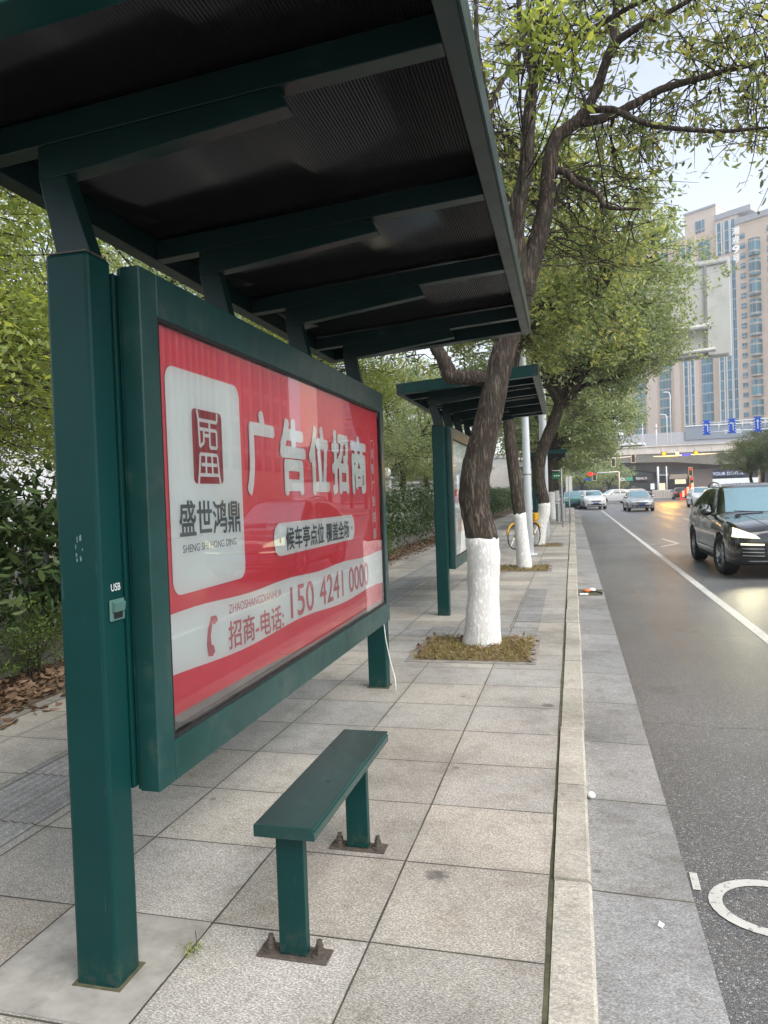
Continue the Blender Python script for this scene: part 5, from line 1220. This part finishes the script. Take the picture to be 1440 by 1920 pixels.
pipe('mast', [(20.5, 0, 0), (20.5, 0, 5.2)], .13, 'white_metal', ts); pipe('arm', [(9.3, 0, 5.02), (20.5, 0, 5.12)], .06, 'white_metal', ts, 10)
for x, z in ((10.47, 5.34), (13.93, 5.26)):
    hb = obj('lamp_housing', MB().box(x - .26, x + .26, -.02, .16, z - .2, z + .2), 'signal_black', ts, bevel=.03)
    obj('amber_lamp', MB().sphere((x, -.08, z), .17, 14, 8), 'amber_on', hb, smooth=True)
    ld = bpy.data.lights.new('amber_glow', 'POINT'); ld.energy = 700 if x < 12 else 220; ld.color = (1.0, .50, .06); ld.shadow_soft_size = .2
    lo = bpy.data.objects.new('amber_glow', ld); COL.objects.link(lo); lo.parent = ts; lo.location = (x, -3.0, z - .4)
obj('camera_box', MB().box(11.75, 12.1, -.1, .25, 5.12, 5.42), 'white_metal', ts, bevel=.03)
bb = obj('led_board', MB().box(12.35, 13.35, -.10, .06, 4.95, 5.22), 'led_blue', ts, bevel=.02)
ts = thing('traffic_signal', 'thin post with red signal lights beside the striped barrier', 'traffic light', (14.1, 95.5, 0))
pipe('mast', [(0, 0, -.1), (0, 0, 3.6)], .05, 'white_metal', ts); signal_head(ts, 0, 3.2, 'red'); signal_head(ts, .1, 2.0, 'red')
# barriers on the carriageway
for k in range(3):
    o = thing('road_barrier', ('left', 'middle', 'right')[k] + ' one of three long white plastic barriers across the carriageway', 'barrier', (10.9 + 1.25 * k, 102, RZ))
    o['label'] = ('white plastic road barrier nearest the silver saloon', 'white plastic road barrier in the middle of the row of three', 'white plastic road barrier next to the striped barrier')[k]; o['group'] = 'white road barriers in a row'
    obj('panel', MB().box(-.60, .60, -.03, .03, .12, 1.18), 'barrier_w', o, bevel=.03); obj('foot', MB().box(-.5, -.35, -.25, .25, 0, .115), 'grey_metal', o); obj('foot', MB().box(.35, .5, -.25, .25, 0, .115), 'grey_metal', o)
    m = MB()
    for q in range(5): m.box(-.5 + .22 * q, -.40 + .22 * q, -.036, -.031, .25, 1.05)
    obj('bars', m, 'grey_metal', o)
o = thing('striped_barrier', 'red and white striped barrier leaning up beside the white barriers', 'barrier', (12.2, 91, RZ))
for k in range(6):
    m = MB(); m.box(.26 * k, .26 * k + .26, -.06, .06, .15 + .18 * k, .85 + .22 * k); obj('stripe', m, 'barrier_r' if k % 2 == 0 else 'barrier_w', o)
obj('foot', MB().box(0, 1.5, -.2, .2, 0, .148), 'barrier_r', o)
# litter in the gutter
lt = thing('litter_heap', 'small heap of wet litter with an orange scrap in the gutter', 'litter', (.22, 12.15, -.134))
obj('dark_silt', MB().prism([(-.17, -.42), (.2, -.30), (.22, .32), (-.17, .38)], 2, 0, .006), 'gap', lt)
m = MB(); m.sphere((-.03, .02, .03), 1, 10, 6, (.07, .06, .03)); obj('orange_scrap', m, simple('orange_plastic', (.65, .18, .05), .5), lt, smooth=True)
m = MB(); m.sphere((.05, .10, .03), 1, 10, 6, (.06, .05, .035)); obj('pale_scrap', m, 'white_print', lt, smooth=True)
obj('stick', MB().tube([(.02, -.02, .02), (.12, -.10, .03), (.20, -.18, .015)], .011, 6), 'trim', lt); obj('tube', MB().tube([(-.15, -.36, .022), (-.02, -.34, .022)], .02, 8), 'white_print', lt)
tag(obj('crumpled_tissue', MB().sphere((.055, 4.04, -.112), 1, 10, 7, (.022, .028, .018)), 'white_print', smooth=True), 'crumpled white tissue in the gutter against the kerb', 'litter')
tag(obj('paper_scrap', MB().prism([(.27, 2.895), (.285, 2.885), (.297, 2.91), (.28, 2.93)], 2, -.132, -.128), 'white_print'), 'tiny white paper scrap on the nearest gutter stone', 'litter')

# ================================================================== overpass, far shops, towers
ov = thing('overpass', 'beige concrete overpass crossing beyond the junction', 'bridge', (0, 150, 0))
obj('parapet', MB().box(-40, 75, 0, .5, 7.9, 9.25), 'bridge', ov)
m = MB()
for x in range(-40, 75, 3): m.box(x, x + .3, -.08, -.002, 7.95, 9.2)
obj('parapet_posts', m, 'bridge', ov)
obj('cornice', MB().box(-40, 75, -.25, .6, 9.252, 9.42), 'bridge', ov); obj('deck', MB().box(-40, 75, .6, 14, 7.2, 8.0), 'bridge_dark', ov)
obj('girder', MB().prism([(-40, 6.9), (4, 6.25), (11, 6.35), (19, 6.15), (27, 5.25), (30, 5.4), (75, 6.2), (75, 7.89), (-40, 7.89)], 1, .1, 1.2), 'concrete', ov)
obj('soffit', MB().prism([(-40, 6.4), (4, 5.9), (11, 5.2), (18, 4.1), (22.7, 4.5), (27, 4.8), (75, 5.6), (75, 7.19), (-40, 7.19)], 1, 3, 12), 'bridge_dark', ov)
obj('pier', MB().box(22.9, 26.4, 2, 9, -.3, 4.6), 'pier', ov); obj('pier', MB().box(-14, -10, 2, 9, -.3, 6.2), 'pier', ov)
for x, z1, lab in ((13.7, 15.3, 'white lamp post on the overpass, leftmost of four'), (16.25, 13.7, 'white post with a short crossbar on the overpass'), (18.2, 15.4, 'shorter hooked white lamp post on the overpass'), (18.9, 19.7, 'tallest hooked white lamp post on the overpass')):
    o = thing('street_lamp', lab, 'street lamp', (x, 150.9, 9.3), 0, 'lamp posts on the overpass')
    hk = z1 - 9.3; P = [(0, 0, 0), (.03, 0, hk - .5), (-.15, 0, hk), (-.8, 0, hk + .12)] if 'hooked' in lab else [(0, 0, 0), (0, 0, hk)]
    pipe('pole', P, .10, 'white_metal', o, 8)
    obj('crossbar' if 'crossbar' in lab else 'lamp_head', MB().box(-.7, .7, -.12, .12, hk - .9, hk - .65) if 'crossbar' in lab else MB().box(-1.2, -.6, -.15, .15, hk + .05, hk + .2), 'grey_metal' if 'crossbar' in lab else 'white_metal', o)
o = thing('bus', 'pale bus passing on the overpass, only its roof above the parapet', 'bus', (12.0, 156, 8.0))
obj('body', MB().box(-2.6, 2.6, -1.2, 1.2, .4, 2.45), 'car_white', o, bevel=.25); obj('windows', MB().box(-2.4, 2.4, -1.215, -1.205, 1.3, 2.05), 'car_glass', o)
for x in (13.0, 14.25):
    o = thing('post', 'thick white post standing under the overpass' if x < 14 else 'thin white post standing under the overpass', 'post', (x, 120, -.15)); pipe('shaft', [(0, 0, 0), (0, 0, 4.75)], .16 if x < 14 else .09, 'white_metal', o, 10); obj('base', MB().box(-.3, .3, -.3, .3, 0, .25), 'grey_metal', o)

sh = thing('shop_building', 'dark grey shop row with lit fronts seen under the overpass', 'building', (0, 168, -.2))
obj('wall', MB().box(-30, 48, 0, 12, 0, 6.6), 'shop_dark', sh)
for x0, x1, z0, z1, mt, nm in ((-6, 8, .3, 3.2, 'far_glass', 'shop_window'), (9.8, 20, .3, 2.6, 'far_glass', 'shop_window'), (10.4, 15.6, 4.2, 5.6, 'far_glass', 'upper_window'), (20.6, 27, .3, 2.9, 'far_glass', 'shop_window'), (22.0, 26.5, 4.2, 5.2, 'far_glass', 'upper_window'), (29, 38, .3, 2.9, 'shop_lit_glow_w', 'shop_window'), (40, 47, .3, 3.0, 'far_glass', 'shop_window')):
    obj(nm, MB().box(x0, x1, -.12, -.01, z0, z1), mt, sh)
obj('lit_window', MB().box(21.6, 23.8, -.3, -.13, 2.1, 3.1), 'shop_lit', sh); obj('lit_window', MB().box(18.4, 19.6, -.3, -.13, .9, 2.4), 'shop_lit', sh); obj('fascia', MB().box(20.4, 24.9, -.35, -.14, 3.2, 4.2), 'tan_pale', sh)
obj('lit_window', MB().box(16.6, 17.4, -.3, -.13, 1.1, 2.4), 'shop_lit_glow_w', sh)
def sign(x0, x1, z0, z1, mt, s=None, tm='shop_lit_glow_w', y=-.42):
    p = obj('sign_board', MB().box(x0, x1, y + .06, y + .28, z0, z1), mt, sh)
    if s: lettering(s, [(x0 + .25, y, z0 + .22), (x1 - .25, y, z0 + .22), (x1 - .25, y, z1 - .2), (x0 + .25, y, z1 - .2)], tm, p, .01)
sign(17.6, 20.6, 3.75, 5.1, 'signal_black', '德贵口腔')
sign(28.9, 35.6, 3.4, 4.5, 'shop_blue', 'YOUR DENTAL')
sign(10.2, 11.7, 3.2, 4.0, 'shop_lit_glow_w'); sign(11.75, 12.9, 3.2, 4.0, 'shop_lit_g'); sign(13.4, 16.1, 3.15, 4.05, 'pier', "REAL'S")
sign(10.0, 14.6, 5.7, 6.3, 'shop_dark', 'FASHION')
pd = thing('podium_building', 'blue-grey podium block between the overpass and the tan tower', 'building', (0, 204, 0))
obj('wall', MB().box(8, 75, 0, 10, 0, 15.6), 'grey_trim', pd); obj('upper_band', MB().box(29, 75, -.3, -.01, 13.4, 16.8), simple('blue_grey_cladding', (.22, .26, .31), .4), pd)
obj('cornice', MB().box(29, 75, -.5, .1, 16.81, 17.1), 'white_print', pd)
lettering('广场', [(38.5, -.34, 14.5), (42.5, -.34, 14.5), (42.5, -.34, 15.6), (38.5, -.34, 15.6)], 'shop_lit_glow_w', pd, .02)

tw = thing('apartment_tower', 'tall tan apartment tower with blue glass strips and white vertical lettering', 'building', (40.8, 220, 0), R_(-36))
obj('wall', MB().box(-30, -.02, 0, 16, 0, 72.4), 'tan', tw)
obj('wall', MB().box(-9.4, -.3, .4, 14, 72.41, 78.9), 'tan_pale', tw); obj('roof_edge', MB().box(-9.6, -.2, .1, 14.3, 78.91, 79.5), 'grey_trim', tw)
obj('roof_edge', MB().box(-30.3, -9.5, -.3, 16, 72.41, 73.0), 'grey_trim', tw)
obj('wall', MB().box(0, 5.85, -.5, 16, 0, 74.4), 'tan_pale', tw); obj('cornice', MB().box(-.2, 9.6, -.9, 16, 74.41, 75.9), 'grey_trim', tw)
obj('wall', MB().box(5.86, 30, -1.6, 16, 0, 71.2), 'tan', tw); obj('cornice', MB().box(5.7, 30.3, -2.0, 16.2, 71.21, 72.8), 'grey_trim', tw)
def strip(x0, x1, z0, z1, y, mt='tower_glass', frame=True):
    g_ = obj('window_strip', MB().box(x0, x1, y - .22, y - .02, z0, z1), mt, tw)
    if frame:
        m = MB(); m.box(x0 - .28, x0 - .01, y - .5, y - .02, z0, z1); m.box(x1 + .01, x1 + .28, y - .5, y - .02, z0, z1); obj('mullion', m, 'white_print', g_)
strip(-26.5, -23.0, 12, 70, 0, 'bay_glass', False); strip(-18.1, -14.5, 12, 70, 0, 'bay_glass', False)
strip(-10.2, -9.1, 12, 70, 0); strip(-8.1, -7.2, 12, 70, 0); strip(-5.1, -2.0, 12, 70, 0, 'tower_glass', False)
for x in (-6.1, -5.2, -4.2): strip(x, x + .6, 72.8, 76.2, .38, 'tower_glass', False)
for x0, x1 in ((.5, 1.55), (2.55, 3.7), (4.35, 5.35)):
    strip(x0, x1, 10, 63.2, -.5); strip(x0, x1, 64.6, 73.4, -.5)
for k in range(24):
    z = 8.6 + 2.66 * k
    if z < 69: obj('window', MB().box(7.05, 8.25, -1.8, -1.62, z, z + 1.35), 'tower_glass', tw)
    z2 = 8.6 + 5.32 * k
    if z2 < 66: obj('bay_window', MB().prism([(9.2, -1.62), (9.5, -2.6), (10.2, -3.0), (11.2, -3.0), (11.9, -2.6), (12.2, -1.62)], 2, z2, z2 + 4.35), 'bay_glass', tw)
    if z < 69: obj('window', MB().box(14.0, 15.8, -1.8, -1.62, z, z + 1.5), 'tower_glass', tw)
    if z2 < 66: obj('bay_window', MB().prism([(18.0, -1.62), (18.3, -2.6), (19.0, -3.0), (21.0, -3.0), (21.7, -2.6), (22.0, -1.62)], 2, z2, z2 + 4.35), 'bay_glass', tw)
for x0, x1 in ((-13.4, -11.7), (-22.2, -19.0), (-7.0, -6.0)): obj('pilaster', MB().box(x0, x1, -.35, -.01, 0, 72), 'tan_pale', tw)
for k, ch in enumerate('湘府9号'):
    z = 70.6 - 2.45 * k; lettering(ch, [(5.1, -2.05, z - 2.1), (7.0, -2.05, z - 2.1), (7.0, -2.05, z), (5.1, -2.05, z)], 'shop_lit_glow_w', tw, .02)  # plain white letters, given a glow so they stay bright in shade

# the office block across the road: only seen mirrored in the poster's glass
of = thing('office_building', 'grey finned office block across the road, seen mirrored in the poster glass', 'building', (31, 26, 0))
obj('wall', MB().box(0, 14, 0, 42, 0, 27), 'grey_trim', of)
obj('window_band', MB().box(-.06, -.01, 1, 41, 4, 26), 'far_glass', of)
m = MB()
for k in range(34): m.box(-.9, -.062, .4 + 1.22 * k, .85 + 1.22 * k, 4, 26.6)
obj('fins', m, 'plaster', of)
of = thing('office_building', 'tan tower block farther along across the road, seen mirrored in the poster glass', 'building', (31.1, 68.2, 0))
obj('wall', MB().box(0, 14, 0, 22, 0, 40), 'tan', of)
for k in range(7): obj('window_strip', MB().box(-.08, -.01, 1.2 + 3 * k, 2.9 + 3 * k, 5, 38), 'far_glass', of)
# buildings behind the hedge
wb = thing('white_building', 'white walled building glimpsed through the trees at the left', 'building', (-30, 20, 0))
obj('wall', MB().box(0, 12, 0, 26, 0, 8.6), simple('white_wall', (.70, .72, .75), .7, var=.05), wb)
obj('window_band', MB().box(12.01, 12.06, 3, 23, 2.0, 3.4), 'far_glass', wb); obj('window_band', MB().box(12.01, 12.06, 3, 23, 5.2, 6.6), 'far_glass', wb)
lb = thing('louvred_building', 'low grey building with horizontal louvres behind the hedge', 'building', (-20, 44, 0))
obj('wall', MB().box(0, 13, 0, 10, 0, 4.6), 'grey_trim', lb)
for k in range(9): obj('louvre', MB().box(.2, 12.8, -.22, -.02, 1.2 + .34 * k, 1.36 + .34 * k), 'plaster', lb)
aw = thing('garden_wall', 'pale beige garden wall with a round-cornered panel beyond the hedge end', 'wall', (-6.6, 62, 0))
obj('wall', MB().box(-6, 2.2, 0, .4, 0, 4.4), 'plaster', aw); obj('coping', MB().box(-6.1, 2.3, -.08, .48, 4.41, 4.6), 'plaster', aw); obj('panel', MB().box(-.6, 1.7, -.06, -.01, .6, 3.8), simple('cream_panel', (.60, .57, .50), .7), aw)
gl = thing('globe_lamp', 'white globe lamp on a short pillar behind the hedge', 'lamp', (-6.9, 27.0, 0))
obj('pillar', MB().box(-.16, .16, -.16, .16, 0, 2.2), 'plaster', gl); obj('cap', MB().box(-.22, .22, -.22, .22, 2.205, 2.28), 'plaster', gl); obj('globe', MB().sphere((0, 0, 2.45), .19, 18, 12), 'white_print', gl, smooth=True)

# ================================================================== the air between
m, nt, out = new_mat('haze_air')
v = nd(nt, 'ShaderNodeVolumePrincipled', i_Density=0.0007); v.inputs['Color'].default_value = (0.90, 0.93, 0.97, 1); v.inputs['Anisotropy'].default_value = 0.2
nt.links.new(v.outputs[0], out.inputs['Volume'])
G['haze_air'] = m
tag(obj('haze', MB().box(-440, 440, -140, 540, -2.3, 96), 'haze_air'), kind='stuff', label='thin pale haze in the air over the street', cat='haze')
